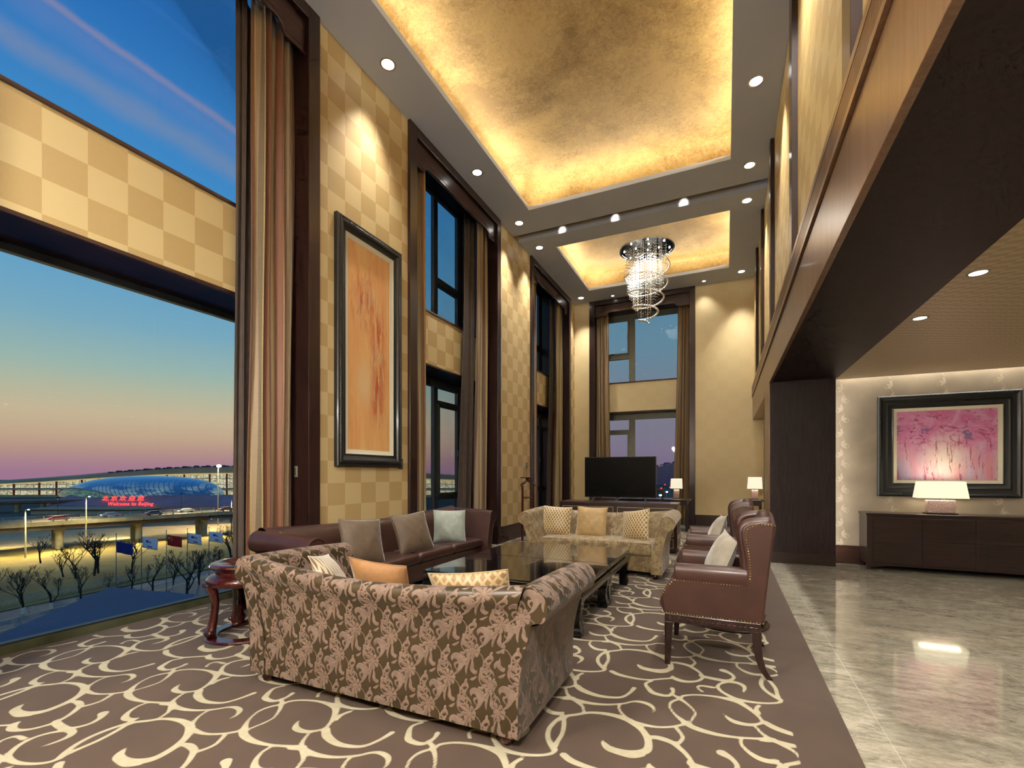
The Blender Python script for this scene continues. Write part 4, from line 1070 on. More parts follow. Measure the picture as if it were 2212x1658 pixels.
def sofa(name, label, cat, loc, rz, Wd, D, m, tile, res, ncush, cushm=None, cres=.10, roll=.155, arm_top=.845, mid_top=.775, end_top=.85, piping=None, k=1.0, feetm=None, seat_z=.45, legs=True, armlen=(0, 0)):
    """local frame: x along the sofa, y forward (0 = outer back face), z up"""
    root = thing(name, label, cat, loc, rz)
    hw = Wd / 2; zb = .085; at = .135
    ns = max(24, int(Wd / res)); s = np.linspace(-1, 1, ns)
    top = mid_top + (end_top - mid_top) * np.abs(s) ** 1.8
    # back: outer face, roll-over, inner face
    rows = []
    for si, zt in zip(s, top):
        x = si * (hw - at + .02)
        c = cres * (si * si)             # inner face comes forward at the ends
        pr = [(.0, zb), (.0, zb + .2), (-.002, .52), (-.018, zt - .14), (-.04, zt - .085), (-.045, zt - .045), (-.03, zt - .012), (.005, zt), (.045, zt - .01), (.085, zt - .05), (.12 + c * .5, zt - .16), (.155 + c, .50), (.175 + c, .40), (.17 + c, .2)]
        q = cr(pr, 5); q, _ = resample(q, res) if tile is not None else resample(q, .02)
        rows.append(q)
    nmin = max(len(q) for q in rows)
    st = np.zeros((len(s), nmin, 3))
    for i, q in enumerate(rows):
        tt = np.linspace(0, 1, nmin); t0 = np.linspace(0, 1, len(q))
        st[i, :, 1] = np.interp(tt, t0, q[:, 0]); st[i, :, 2] = np.interp(tt, t0, q[:, 1])
        st[i, :, 0] = s[i] * (hw - at + .02 + np.interp(st[i, :, 2], [.30, .45, .60, .70, .80, .86], [0, .02, .06, .10, .142, .155]))
    back = loft('backrest', st, m, root, tile, k=k, u0=.02, v0=.13)
    # arms: leaning slab with outward roll
    def arm_profile(sg):
        o = [(0, zb), (.0, .25), (.008, .38), (.03, .50), (.055, .60), (.078, .665)]
        cx, cz, r = roll - .09, arm_top - .10, .10
        o += [(cx + r * math.cos(a), cz + r * math.sin(a)) for a in np.linspace(-.75, 2.5, 9)]
        o += [(-.045, .70), (-.07, .62), (-.09, .52), (-.115, .42), (-at, .30), (-at, zb)]
        return np.array([(sg * (hw + x), z) for x, z in cr(o, 4)])
    for sg in (-1, 1):
        pf = arm_profile(sg); pf, _ = resample(pf, res if tile is not None else .02)
        y0, y1 = -.012 + (armlen[0] if sg < 0 else armlen[1]), D
        ny = max(8, int((y1 - y0) / res)); ys = np.linspace(y0, y1, ny)
        P = np.zeros((ny, len(pf), 3))
        cen = pf.mean(0)
        for i, y in enumerate(ys):
            e = min(y - y0, y1 - y); sh = 1.0 if e > .012 else 1 - .012 * (1 - e / .012)   # softened ends
            droop = -.03 * ((y - y0) / (y1 - y0)) ** 2
            P[i, :, 0] = cen[0] + (pf[:, 0] - cen[0]) * (.985 + .015 * (sh > .995)); P[i, :, 1] = y
            P[i, :, 2] = pf[:, 1] + droop * np.clip((pf[:, 1] - .4) / .4, 0, 1)
        if sg > 0: P = P[:, ::-1]
        a = loft('armrest', P, m, root, tile, k=k, u0=.05 if sg > 0 else .1, v0=.07)
        d1 = np.array([(x, z - .03 * np.clip((z - .4) / .4, 0, 1)) for x, z in pf])
        cap_panel('arm_front', d1, y1 - .001, m, a, tile, res, sg > 0, k=k)
        cap_panel('arm_back', pf, y0 + .001, m, a, tile, res, sg < 0, k=k)
        if piping is not None:
            b = MB(); b.tube([(x, y1, z) for x, z in d1], .005, 6, caps=False); b.build('piping', piping, a, smooth=9)
            b = MB(); b.tube([(x, y0, z) for x, z in pf], .005, 6, caps=False); b.build('piping', piping, a, smooth=9)
    # seat base and cushions, front edge hollowed
    def yf(x): return D - .06 - cres * .9 * (1 - (x / hw) ** 2)
    def slab(nm, xa, xb, z0, z1, y0, over, r, mm, par):
        nx = max(6, int((xb - xa) / (res if tile is not None else .03))); xs = np.linspace(xa, xb, nx); P = []
        for i, x in enumerate(xs):
            e = min(x - xa, xb - x); sh = min(1.0, math.sqrt(max(0, 1 - (1 - min(e, r) / r) ** 2)) if r > 0 else 1)
            zt = z1 - (1 - sh) * r; y1 = yf(x) + over - (1 - sh) * r
            crown = .012 * math.sin(PI * (x - xa) / (xb - xa)) ** .5 if r > .01 else 0
            pr = [(y0, zt), ((y0 + y1) / 2, zt + crown), (y1 - r, zt + crown * .4), (y1 - r * .3, zt - r * .3), (y1, zt - r), (y1, z0 + r), (y1 - r * .3, z0 + r * .3), (y1 - r, z0), (y0, z0)]
            q = np.array(pr)
            q = np.vstack([cr(pr[:5], 4), q[5:]])
            n = max(10, int(1.1 / (res if tile is not None else .03))); t0 = np.r_[0, np.cumsum(np.linalg.norm(np.diff(q, axis=0), axis=1))]; tt = np.linspace(0, t0[-1], n)
            P.append([(x, a, b2) for a, b2 in zip(np.interp(tt, t0, q[:, 0]), np.interp(tt, t0, q[:, 1]))])
        return loft(nm, np.array(P), mm, par, tile, k=k, caps=True, smooth=.9)
    slab('seat_base', -hw + .02, hw - .02, zb, .30, .03, -.03, .004, m, root)
    cw = (Wd - 2 * at) / ncush
    for i in range(ncush):
        xa = -hw + at + i * cw + .004; slab('seat_cushion', xa, xa + cw - .008, .302, seat_z, .16, .005, .03, cushm or m, root)
    if legs:
        for sx in (-1, 1):
            for y in (.06, D - .08):
                b = MB(); b.lathe([(.022, 0), (.034, .012), (.04, .035), (.034, .06), (.022, .075), (.026, .088)], (sx * (hw - .09), y, .014), 16); b.build('bun_foot', feetm or redwood, root, smooth=.9)
    return root
sofaA = sofa('damask_sofa', 'large damask sofa in the foreground with its back to the viewer', 'sofa', (-1.905, 2.115, 0), 0, 1.95, .90, damask, DAM, .0055, 1, piping=None, roll=.145)
sofaB = sofa('damask_sofa', 'damask sofa in front of the television cabinet, holding three gold cushions', 'sofa', (-1.68, 7.17, 0), PI, 1.86, .90, damaskfar, DAM, .011, 1, end_top=.86, mid_top=.80, arm_top=.875, seat_z=.47)
sofaL = sofa('leather_sofa', 'long brown leather sofa along the window wall', 'sofa', (-3.985, 4.70, 0), -PI / 2, 3.28, .74, leather, None, .03, 4, cres=.07, arm_top=.86, mid_top=.83, end_top=.89, piping=leatherdk, seat_z=.425, roll=.15)

def pillow(label, w, h, th, m, loc, rot, seed=0, pinch=.06, uvs=1.0):
    rs = np.random.RandomState(seed); n = 30
    u, v = np.meshgrid(np.linspace(-1, 1, n), np.linspace(-1, 1, n), indexing='ij')
    edge = (1 - np.abs(u) ** 2.6) ** .75 * (1 - np.abs(v) ** 2.6) ** .75
    pin = 1 - pinch * (1 - np.abs(v) ** 2) * np.abs(u) ** 2 * 1.0; pin2 = 1 - pinch * (1 - np.abs(u) ** 2) * np.abs(v) ** 2
    X = u * w / 2 * pin2 ** 0 * pin; Zz = v * h / 2 * pin2
    wr = .004 * np.sin(u * 7 + rs.uniform(0, 6)) * np.sin(v * 5 + rs.uniform(0, 6)) + .0012 * np.sin(u * 13 + v * 9 + rs.uniform(0, 6)) + .003 * np.sin(v * 23 + rs.uniform(0, 6)) * np.abs(u) ** 3
    Yt = th / 2 * edge + wr * edge ** .5
    top = np.stack([X, -Yt, Zz], 2).reshape(-1, 3); bot = np.stack([X, Yt * .9, Zz], 2).reshape(-1, 3)
    V1, F1 = grid_mesh(top.reshape(n, n, 3)); V2, F2 = grid_mesh(bot.reshape(n, n, 3))
    idx = np.arange(n * n).reshape(n, n); m2 = idx + n * n
    rim = np.concatenate([idx[0, :], idx[1:, -1], idx[-1, -2::-1], idx[-2:0:-1, 0]])
    # weld rims by merging the back rim onto the front one
    mp = {int(m2.ravel()[i]): int(i) for i in rim}
    F2 = [tuple(mp.get(int(a) + n * n, int(a) + n * n) for a in f)[::-1] for f in F2]
    uv = np.stack([(X + w) * uvs, (Zz + h) * uvs], 2).reshape(-1, 2); uv = np.vstack([uv, uv])
    root = thing('throw_cushion', label, 'cushion', loc); root.rotation_euler = rot
    put_mesh('cover', np.vstack([V1, V2]), F1 + F2, m, root, smooth=9, uv=uv)
    b = MB(); P = [(X.ravel()[i], 0, Zz.ravel()[i]) for i in rim]; P.append(P[0])
    b.tube(P, .0035, 5, caps=False); b.build('piping', m, root, smooth=9)
    return root
R_ = math.radians
# on the leather sofa
pillow('large taupe cushion, the nearer of the two on the leather sofa', .50, .50, .17, vel_taupe, (-3.58, 3.93, .665), (R_(-20), R_(4), R_(72)), 1)
pillow('large taupe cushion, the farther of the two on the leather sofa', .50, .50, .17, vel_taupe, (-3.56, 4.80, .665), (R_(-20), R_(-5), R_(70)), 2)
pillow('silver green velvet cushion at the far end of the leather sofa', .46, .46, .15, vel_silver, (-3.60, 5.72, .65), (R_(-16), R_(1), R_(38)), 3)
pillow('small pale cushion half hidden behind the leather armrest', .40, .36, .14, vel_silver, (-3.66, 3.10, .61), (R_(-24), R_(30), R_(62)), 4)
# on the foreground sofa
pillow('cream and gold ribbed cushion leaning on the foreground sofa arm', .42, .42, .14, wave_w, (-2.55, 2.50, .635), (R_(-30), R_(8), R_(118)), 5)
pillow('amber velvet cushion showing over the foreground sofa back', .46, .44, .16, vel_amber, (-2.10, 2.50, .625), (R_(24), R_(4), R_(4)), 6)
pillow('pale gold lattice cushion showing over the foreground sofa back', .50, .44, .16, lat_pale, (-1.36, 2.44, .625), (R_(20), R_(-6), R_(8)), 7)
# on the far sofa
pillow('gold lattice cushion at the window end of the far sofa', .45, .45, .15, lat_gold, (-2.36, 6.80, .675), (R_(-16), R_(2), R_(4)), 8)
pillow('plain gold velvet cushion in the middle of the far sofa', .46, .46, .15, vel_gold, (-1.83, 6.86, .675), (R_(-16), R_(1), R_(2)), 9)
pillow('gold lattice cushion leaning on the right arm of the far sofa', .44, .44, .15, lat_gold, (-1.17, 6.78, .665), (R_(-18), R_(-9), R_(-24)), 10)

# ------------------------------------------------------------------ wing chairs
carved = wood('carved_espresso', (20, 11, 10), (44, 26, 22), .3, .3)
def wing_chair(label, loc, rz):
    root = thing('wing_armchair', label, 'armchair', loc, rz, 'leather wing chairs facing the coffee table')
    hw = .365
    # seat box with cushion
    b = MB(); b.prism([(-.40, .385), (.235, .385), (.25, .46), (-.40, .46)], -hw + .012, hw - .012, 'y'); b.build('seat_rail', leather, root, bevel=.01)
    prof = [(.12, .40), (-.30, .40), (-.40, .405), (-.435, .43), (-.445, .475), (-.42, .515), (-.34, .532), (-.1, .535), (.12, .53)]
    ys = np.linspace(-hw + .055, hw - .055, 20); q = cr(prof, 4)
    P = np.array([[(x, y, z - .02 * (1 - math.sqrt(max(0, 1 - abs(y / (hw - .05)) ** 6)))) for x, z in q] for y in ys])
    loft('seat_cushion', P, leather, root, caps=True, smooth=.9)
    # side panels with wings
    for sg in (-1, 1):
        out = [(-.415, .385), (-.43, .50), (-.40, .575), (-.35, .635), (-.335, .66), (-.2, .66), (.08, .66), (.125, .72), (.118, .82), (.10, .93), (.094, 1.0), (.108, 1.04), (.15, 1.068), (.22, 1.078), (.300, 1.068), (.287, .93), (.268, .76), (.245, .55), (.230, .385)]
        b = MB(); b.prism(out, sg * hw, sg * (hw - .055), 'y')
        sd = b.build('side_panel', leather, root, smooth=.6, bevel=.014, segs=3)
        # padded wing inside lip
        b = MB(); b.tube(cr([(.13, sg * (hw - .045), .66), (.120, sg * (hw - .045), .82), (.104, sg * (hw - .045), .94), (.102, sg * (hw - .045), 1.0), (.125, sg * (hw - .045), 1.045), (.19, sg * (hw - .045), 1.066), (.27, sg * (hw - .045), 1.075)], 5), .036, 10)
        b.build('wing_roll', leather, root, smooth=9)
        # arm
        q = [(-.05, .635), (-.055, .67), (-.052, .715), (-.035, .742), (0, .752), (.03, .742), (.045, .715), (.046, .66), (.04, .635)]
        xs = [-.340, -.335, -.325, -.1, .13]; sc = [.86, .96, 1, 1, 1]
        P = np.array([[(x, sg * (hw - .045) + sg * -c[0] * k2, .69 + (c[1] - .69) * k2) for c in cr(q, 4)] for x, k2 in zip(xs, sc)])
        if sg > 0: P = P[:, ::-1]
        loft('armrest', P, leather, root, caps=True, smooth=.9)
        # nailheads
        b = MB(); yo = sg * (hw + .001)
        def nails(path, step=.019):
            q, _ = resample(cr(path, 6) if len(path) > 2 else np.array(path, float), step)
            for x, z in q: b.ball((x, yo, z), .0058, 6, 4)
        nails([(-.41, .392), (.228, .392)]); nails([(-.42, .515), (-.395, .565), (-.345, .632)]); nails([(-.33, .634), (.10, .634)])
        nails([(.10, .634), (.14, .655), (.150, .72), (.145, .82), (.130, .92), (.124, .985), (.138, 1.022), (.175, 1.046), (.23, 1.056), (.296, 1.052)])
        o = b.build('nailhead_trim', brass, root, smooth=9); o['kind'] = 'stuff'
    # back with arched top
    ys = np.linspace(-hw + .03, hw - .03, 25); P = []
    for y in ys:
        a = 1 - abs(y / (hw - .03)) ** 2.2; zt = 1.07 + .062 * a
        pr = [(.11, .42), (.135, .60), (.165 - .012 * a, .80), (.195 - .01 * a, .98), (.215, zt - .03), (.24, zt - .004), (.27, zt), (.298, zt - .014), (.305, zt - .05), (.287, .93), (.268, .76), (.245, .55), (.230, .385)]
        P.append([(x, y, z) for x, z in cr(pr, 3)])
    loft('backrest', np.array(P)[:, ::-1], leather, root, caps=True, smooth=.9)
    # two stitched flutes at the top of the back
    for y in (-.13, .13):
        b = MB(); b.tube(cr([(.186, y, .97), (.206, y, 1.07), (.240, y, 1.121), (.300, y, 1.105)], 4), .0025, 5); b.build('stitching', leatherdk, root)
    # carved apron and legs
    b = MB(); b.box(-.405, .215, -hw + .004, hw - .004, .325, .386)
    b.build('apron', carved, root, bevel=.004)
    b = MB()
    for sg in (-1, 1):
        for k in range(9):
            x = -.37 + k * .068; y = sg * (hw - .002)
            for a in (0, PI / 4, PI / 2, 3 * PI / 4):
                dx, dz = .024 * math.cos(a), .018 * math.sin(a); b.tube([(x - dx, y, .355 - dz), (x + dx, y, .355 + dz)], .0022, 4)
    for k in range(10):
        y = -.32 + k * .071
        for a in (0, PI / 4, PI / 2, 3 * PI / 4):
            dx, dz = .024 * math.cos(a), .018 * math.sin(a); b.tube([(-.406, y - dx, .355 - dz), (-.406, y + dx, .355 + dz)], .0022, 4)
    o = b.build('fretwork', redwood, root); o['kind'] = 'stuff'
    for sg in (-1, 1):
        y = sg * (hw - .028)
        b = MB(); v = []
        for z, r in ((.328, .028), (.014, .018)): v += [(-.378 - r - (.328 - z) * .03, y - r, z), (-.378 + r - (.328 - z) * .03, y - r, z), (-.378 + r - (.328 - z) * .03, y + r, z), (-.378 - r - (.328 - z) * .03, y + r, z)]
        b.add(v, [(0, 1, 2, 3), (7, 6, 5, 4), (0, 4, 5, 1), (1, 5, 6, 2), (2, 6, 7, 3), (3, 7, 4, 0)])
        lg = b.build('leg', carved, root, bevel=.003)
        b = MB()
        for k in range(7):
            z = .30 - k * .042; r = .028 - (.328 - z) * .0318
            for dd in (-.006, .006): b.box(-.378 - r - .002 - (.328 - z) * .03, -.378 - r + .002, y + dd - .004, y + dd + .004, z - .01, z + .01)
            b.box(-.392, -.368, y - sg * 0 + sg * (r + .0005) - .001, y + sg * (r + .0005) + .001, z - .002, z + .002)
        b.build('carving', redwood, lg)['kind'] = 'stuff'
        b = MB()
        path = cr([(.19, y, .33), (.193, y, .24), (.205, y, .15), (.232, y, .07), (.268, y, .014)], 4)
        r0 = np.linspace(.030, .018, len(path)); V = []
        for p, r in zip(path, r0): V += [(p[0] - r, p[1] - r * .8, p[2]), (p[0] + r, p[1] - r * .8, p[2]), (p[0] + r, p[1] + r * .8, p[2]), (p[0] - r, p[1] + r * .8, p[2])]
        Fc = [(0, 1, 2, 3)] + [(i * 4 + k, (i + 1) * 4 + k, (i + 1) * 4 + (k + 1) % 4, i * 4 + (k + 1) % 4) for i in range(len(path) - 1) for k in range(4)]
        L = (len(path) - 1) * 4; Fc.append((L + 3, L + 2, L + 1, L)); b.add(V, Fc); b.build('leg', mahog, root, smooth=.8, bevel=.003)
    return root
ch1 = wing_chair('leather wing armchair nearest the viewer, seen from its side', (0, 3.915, 0), 0)
ch2 = copy_tree(ch1, (-.045, 5.69, 0), 0, 'second leather wing armchair, behind the nearer one')
pillow('oyster silk cushion on the nearer wing armchair', .42, .42, .16, vel_white, (-.04, 3.93, .735), (R_(-20), R_(6), R_(-78)), 11)
pillow('oyster silk cushion on the farther wing armchair', .42, .42, .16, vel_white, (-.09, 5.70, .735), (R_(-20), R_(-4), R_(-82)), 12)

# ------------------------------------------------------------------ coffee tables
def coffee_table(label, loc, W_, D_, H_):
    root = thing('coffee_table', label, 'table', loc, 0, 'black lacquer coffee tables')
    b = MB(); b.box(-W_ / 2, W_ / 2, -D_ / 2, D_ / 2, H_ - .012, H_); b.build('glass_top', lacquer, root, bevel=.003)
    b = MB(); b.box(-W_ / 2, W_ / 2, -D_ / 2, D_ / 2, H_ - .045, H_ - .013); b.build('table_top', lacquer, root, bevel=.008)
    prof = [(.035, H_ - .045), (.03, H_ - .075), (.012, H_ - .082), (-.002, H_ - .10), (-.004, H_ - .125), (.006, H_ - .15), (.018, H_ - .165), (.04, H_ - .165)]
    V = []; Fc = []
    for ins, z in prof: V += [(-W_ / 2 + ins, -D_ / 2 + ins, z), (W_ / 2 - ins, -D_ / 2 + ins, z), (W_ / 2 - ins, D_ / 2 - ins, z), (-W_ / 2 + ins, D_ / 2 - ins, z)]
    for i in range(len(prof) - 1):
        for k in range(4): Fc.append((i * 4 + k, (i + 1) * 4 + k, (i + 1) * 4 + (k + 1) % 4, i * 4 + (k + 1) % 4))
    L = (len(prof) - 1) * 4; Fc.append((L, L + 1, L + 2, L + 3)); Fc.append((3, 2, 1, 0))
    put_mesh('apron', V, [f[::-1] for f in Fc], lacquer2, root, smooth=.5)
    for sx in (-1, 1):
        for sy in (-1, 1):
            path = cr([(0, H_ - .10, .052), (.003, H_ - .2, .047), (.012, .2, .042), (.012, .11, .044), (.002, .05, .052), (.008, .016, .045)], 4)
            V = []
            for ins, z, r in path:
                cx, cy = sx * (W_ / 2 - .052 - ins), sy * (D_ / 2 - .052 - ins)
                V += [(cx - r, cy - r, z), (cx + r, cy - r, z), (cx + r, cy + r, z), (cx - r, cy + r, z)]
            n = len(path); Fc = [(0, 3, 2, 1)] + [(i * 4 + (k + 1) % 4, (i + 1) * 4 + (k + 1) % 4, (i + 1) * 4 + k, i * 4 + k) for i in range(n - 1) for k in range(4)] + [tuple((n - 1) * 4 + k for k in range(4))]
            put_mesh('leg', V, [f[::-1] for f in Fc], lacquer2, root, smooth=.5)
    return root
coffee_table('glossy black coffee table, the one nearer the foreground sofa', (-1.90, 4.335, 0), 1.60, 1.07, .455)
coffee_table('glossy black coffee table, the one nearer the far sofa', (-1.90, 5.415, 0), 1.60, 1.07, .455)

# ------------------------------------------------------------------ round carved tables
def round_table(label, loc, H_, r, m, m2, rz=0.0):
    root = thing('round_side_table', label, 'side table', loc, rz)
    b = MB(); b.lathe([(.001, H_ - .006), (r - .08, H_ - .006), (r - .07, H_), (r - .012, H_), (r, H_ - .008), (r + .004, H_ - .022), (r - .012, H_ - .034), (r - .02, H_ - .05), (r - .035, H_ - .062), (r - .04, H_ - .09), (.001, H_ - .09)], seg=64, caps=False)
    b.build('table_top', m2, root, smooth=.7)
    b = MB(); b.lathe([(r - .04, H_ - .088), (r + .0, H_ - .10), (r + .022, H_ - .125), (r + .028, H_ - .15), (r + .012, H_ - .175), (r - .03, H_ - .175), (r - .05, H_ - .12)], seg=64, caps=False)
    b.build('apron', m, root, smooth=.9)
    for k in range(4):
        a = k * PI / 2 + PI / 4
        prof = [(r + .05, H_ - .175, .006, .03), (r + .03, H_ - .16, .03, .045), (r - .01, H_ - .20, .036, .045), (r - .025, H_ - .26, .03, .04), (r - .035, H_ * .5, .026, .034), (r - .02, H_ * .28, .028, .036), (r - .002, H_ * .16, .036, .046), (r + .006, .085, .044, .05), (r - .005, .05, .036, .042), (r - .02, .035, .03, .034)]
        P = cr(prof, 4); V = []; seg = 10
        for rr, z, hr, ht in P:
            for q in range(seg):
                w2 = 2 * PI * q / seg; x = rr + hr * math.cos(w2) * 1.1; y = ht * math.sin(w2) * 1.25
                V.append((x * math.cos(a) - y * math.sin(a), x * math.sin(a) + y * math.cos(a), z))
        n = len(P); Fc = [(i * seg + q, i * seg + (q + 1) % seg, (i + 1) * seg + (q + 1) % seg, (i + 1) * seg + q) for i in range(n - 1) for q in range(seg)]
        Fc += [tuple(range(seg)), tuple((n - 1) * seg + q for q in range(seg - 1, -1, -1))]
        lg = put_mesh('leg', V, Fc, m, root, smooth=.9)
        for y in (-.05, .05):
            b = MB(); x = r + .016; b.ball((x * math.cos(a) - y * math.sin(a), x * math.sin(a) + y * math.cos(a), .085), .024, 10, 6)
            b.build('scroll_foot', m, lg, smooth=9)
    ri = r - .055
    b = MB(); b.lathe([(ri, .016), (r + .035, .016), (r + .045, .026), (r + .035, .038), (ri, .038), (ri, .016)], seg=64, caps=False); b.build('base_ring', m2, root, smooth=.6)
    return root
round_table('round carved rosewood table at the left end of the foreground sofa', (-3.79, 2.75, 0), .64, .282, redwood, redwoodX, .45)
round_table('dark round table tucked between the two wing armchairs', (.02, 4.83, 0), .60, .30, carved, mahogX, .2)

# ------------------------------------------------------------------ television console, television
inlay = plain('champagne_inlay', (176, 160, 120), .35, metal=.5, var=.08)
def outline(b, x0, x1, z0, z1, y, t=.009, d=.006):
    b.box(x0, x1, y - d, y, z0, z0 + t); b.box(x0, x1, y - d, y, z1 - t, z1); b.box(x0, x0 + t, y - d, y, z0, z1); b.box(x1 - t, x1, y - d, y, z0, z1)
root = thing('television_console', 'dark wood console with thin gold inlay under the television', 'console', (-1.82, 8.76, 0))
X0, X1, Y0, Y1, H_ = -1.06, 1.06, -.28, .28, .875
b = MB(); b.box(X0, X1, Y0, Y1, .06, H_ - .03); b.box(X0 + .03, X1 - .03, Y0 + .03, Y1 - .03, .016, .06); b.build('body', mahog, root, bevel=.004)
b = MB(); b.box(X0 - .005, X1 + .005, Y0 - .005, Y1 + .005, H_ - .03, H_); b.build('top', mahogX, root, bevel=.004)
edges = [X0 + .05, X0 + .545, X0 + 1.035, X0 + 1.085, X0 + 1.575, X1 - .05]
for a, c in ((0, 1), (1, 2), (3, 4), (4, 5)):
    for z0, z1, nm in ((.30, .80, 'door'), (.10, .27, 'drawer')):
        b = MB(); b.box(edges[a] + .004, edges[c] - .004, Y0 - .012, Y0, z0, z1); d = b.build(nm, mahogX, root, bevel=.002)
        b = MB(); outline(b, edges[a] + .01, edges[c] - .01, z0 + .006, z1 - .006, Y0 - .012); b.build('inlay', inlay, d)
b = MB()
for z0, z1 in ((.30, .80), (.10, .27)):
    for y0, y1 in ((Y0 + .03, Y1 - .03),):
        b.box(X1, X1 + .006, y0, y1, z0, z0 + .009); b.box(X1, X1 + .006, y0, y1, z1 - .009, z1); b.box(X1, X1 + .006, y0, y0 + .009, z0, z1); b.box(X1, X1 + .006, y1 - .009, y1, z0, z1)
b.build('side_inlay', inlay, root)
root = thing('television', 'wide switched-off flat television on the gold-inlaid console', 'television', (-1.80, 8.74, .875))
b = MB(); b.box(-.66, .66, -.012, .035, .075, .835); b.box(-.35, .35, .03, .06, .12, .5); b.build('casing', blackplastic, root, bevel=.004)
b = MB(); b.box(-.650, .650, -.016, -.0125, .090, .825); b.build('screen', screen, root)
for sx in (-1, 1):
    b = MB(); b.tube([(sx * .45, 0, .08), (sx * .50, -.13, .008)], .009, 8); b.tube([(sx * .45, 0, .08), (sx * .50, .13, .008)], .009, 8); b.build('stand_leg', alu, root, smooth=9)
b = MB(); b.tube(cr([(.03, -.02, .08), (.0, -.05, .06), (-.06, -.1, .02), (-.1, -.12, .006)], 5), .005, 6); b.build('cable', alub, root, smooth=9)

# ------------------------------------------------------------------ desk, desk chair, small lamps, corner table
root = thing('writing_desk', 'dark writing desk standing behind the television console', 'desk', (-1.98, 12.15, 0))
b = MB(); b.box(-1.2, 1.2, -.35, .35, .74, .775); b.build('desk_top', mahogX, root, bevel=.004)
b = MB(); b.box(-1.14, 1.14, -.3, .3, .64, .74); b.build('apron', mahog, root)
for sx in (-1, 1):
    for sy in (-1, 1):
        b = MB(); b.box(sx * 1.13 - .03, sx * 1.13 + .03, sy * .28 - .03, sy * .28 + .03, .014, .64); b.build('leg', mahog, root, bevel=.004)
for k, x in enumerate((-.62, .42)):
    root = thing('desk_chair', ['dark wooden desk chair just left of centre behind the television', 'dark wooden desk chair right of centre behind the television'][k], 'chair', (-1.98 + x, 11.62, 0), 0, 'desk chairs behind the television')
    b = MB(); b.box(-.23, .23, -.22, .22, .44, .48); b.build('seat', mahog, root, bevel=.01)
    b = MB(); b.box(-.23, .23, -.25, -.21, .96, 1.03); b.box(-.20, .20, -.245, -.22, .70, .76); b.build('back_rail', mahog, root, bevel=.006)
    for sx in (-1, 1):
        b = MB(); b.box(sx * .215 - .018, sx * .215 + .018, -.25, -.215, .014, 1.0); b.build('leg', mahog, root, bevel=.004)
        b = MB(); b.box(sx * .215 - .018, sx * .215 + .018, .18, .215, .014, .44); b.build('leg', mahog, root, bevel=.004)
books = [(-1.02, .20, (196, 190, 180)), (-.80, .17, (150, 150, 160))]
for k, (x, wd, c) in enumerate(books):
    t_ = thing('desk_folder', ['pale folder lying on the desk behind the television, left one', 'greyish folder lying on the desk behind the television, right one'][k], 'folder', (-1.98 + x + .2, 12.0, .775))
    b = MB(); b.box(-wd / 2, wd / 2, -.12, .12, 0, .05); b.build('cover', plain('folder_card_%d' % k, c, .7), t_, bevel=.003)
    b = MB(); b.box(-wd / 2 + .01, wd / 2 - .002, -.121, .118, .006, .044); b.build('pages', linen, t_)

shade_m = emit('lit_lamp_shade', (244, 236, 208), .92, .06)
shade_hot = emit('lit_lamp_shade_warm', (250, 240, 205), .95, .05)
crys = plain('pressed_glass_block', (196, 168, 160), .15, metal=.3, var=.35, nscale=90, bump=.9, bscale=120)
def table_lamp(label, loc, bw, bd, bh, s0, s1, d0, d1, gap, sh, power, m=shade_m, rz=0):
    """block base, tapering rectangular shade: s0/s1 bottom/top width, d0/d1 bottom/top depth"""
    root = thing('table_lamp', label, 'lamp', loc, rz)
    b = MB(); b.box(-bw / 2 - .02, bw / 2 + .02, -bd / 2 - .015, bd / 2 + .015, 0, .015); b.build('plinth', blackplastic, root, bevel=.002)
    b = MB(); b.box(-bw / 2, bw / 2, -bd / 2, bd / 2, .015, .015 + bh); b.build('glass_base', crys, root, bevel=.008)
    b = MB(); b.tube([(0, 0, .015 + bh), (0, 0, .015 + bh + gap + sh * .9)], .006, 8); b.build('stem', chrome, root)
    z0 = .015 + bh + gap; z1 = z0 + sh
    V = [(-s0 / 2, -d0 / 2, z0), (s0 / 2, -d0 / 2, z0), (s0 / 2, d0 / 2, z0), (-s0 / 2, d0 / 2, z0), (-s1 / 2, -d1 / 2, z1), (s1 / 2, -d1 / 2, z1), (s1 / 2, d1 / 2, z1), (-s1 / 2, d1 / 2, z1)]
    o = put_mesh('lamp_shade', V, [(0, 1, 5, 4), (1, 2, 6, 5), (2, 3, 7, 6), (3, 0, 4, 7)], m, root); so = o.modifiers.new('s', 'SOLIDIFY'); so.thickness = .003
    area('bulb_up', (0, 0, z1 - .02), s1 * .8, d1 * .7, power * .5, (PI, 0, 0), (1, .84, .6), root)
    area('bulb_down', (0, 0, z0 + .02), s0 * .8, d0 * .7, power * .5, (0, 0, 0), (1, .84, .6), root)
    return root
table_lamp('wide cream lamp with a glass block base on the hall cabinet', (2.765, 8.56, .825), .31, .12, .18, .56, .50, .22, .17, .03, .235, 6, shade_hot)
table_lamp('small lit lamp on the writing desk by the end window', (-1.10, 12.1, .775), .13, .08, .21, .27, .25, .18, .16, .03, .24, 6)
table_lamp('small cream lamp on the corner table beyond the wing armchairs', (.60, 12.0, .805), .13, .08, .20, .31, .27, .2, .17, .03, .265, 6)
root = thing('corner_table', 'dark little table with a lamp beyond the wing armchairs', 'table', (.56, 12.0, 0))
b = MB(); b.box(-.26, .22, -.24, .24, .77, .805); b.build('table_top', mahogX, root, bevel=.004)
b = MB(); b.box(-.19, .17, -.2, .2, .67, .77); b.build('apron', mahog, root, bevel=.004)
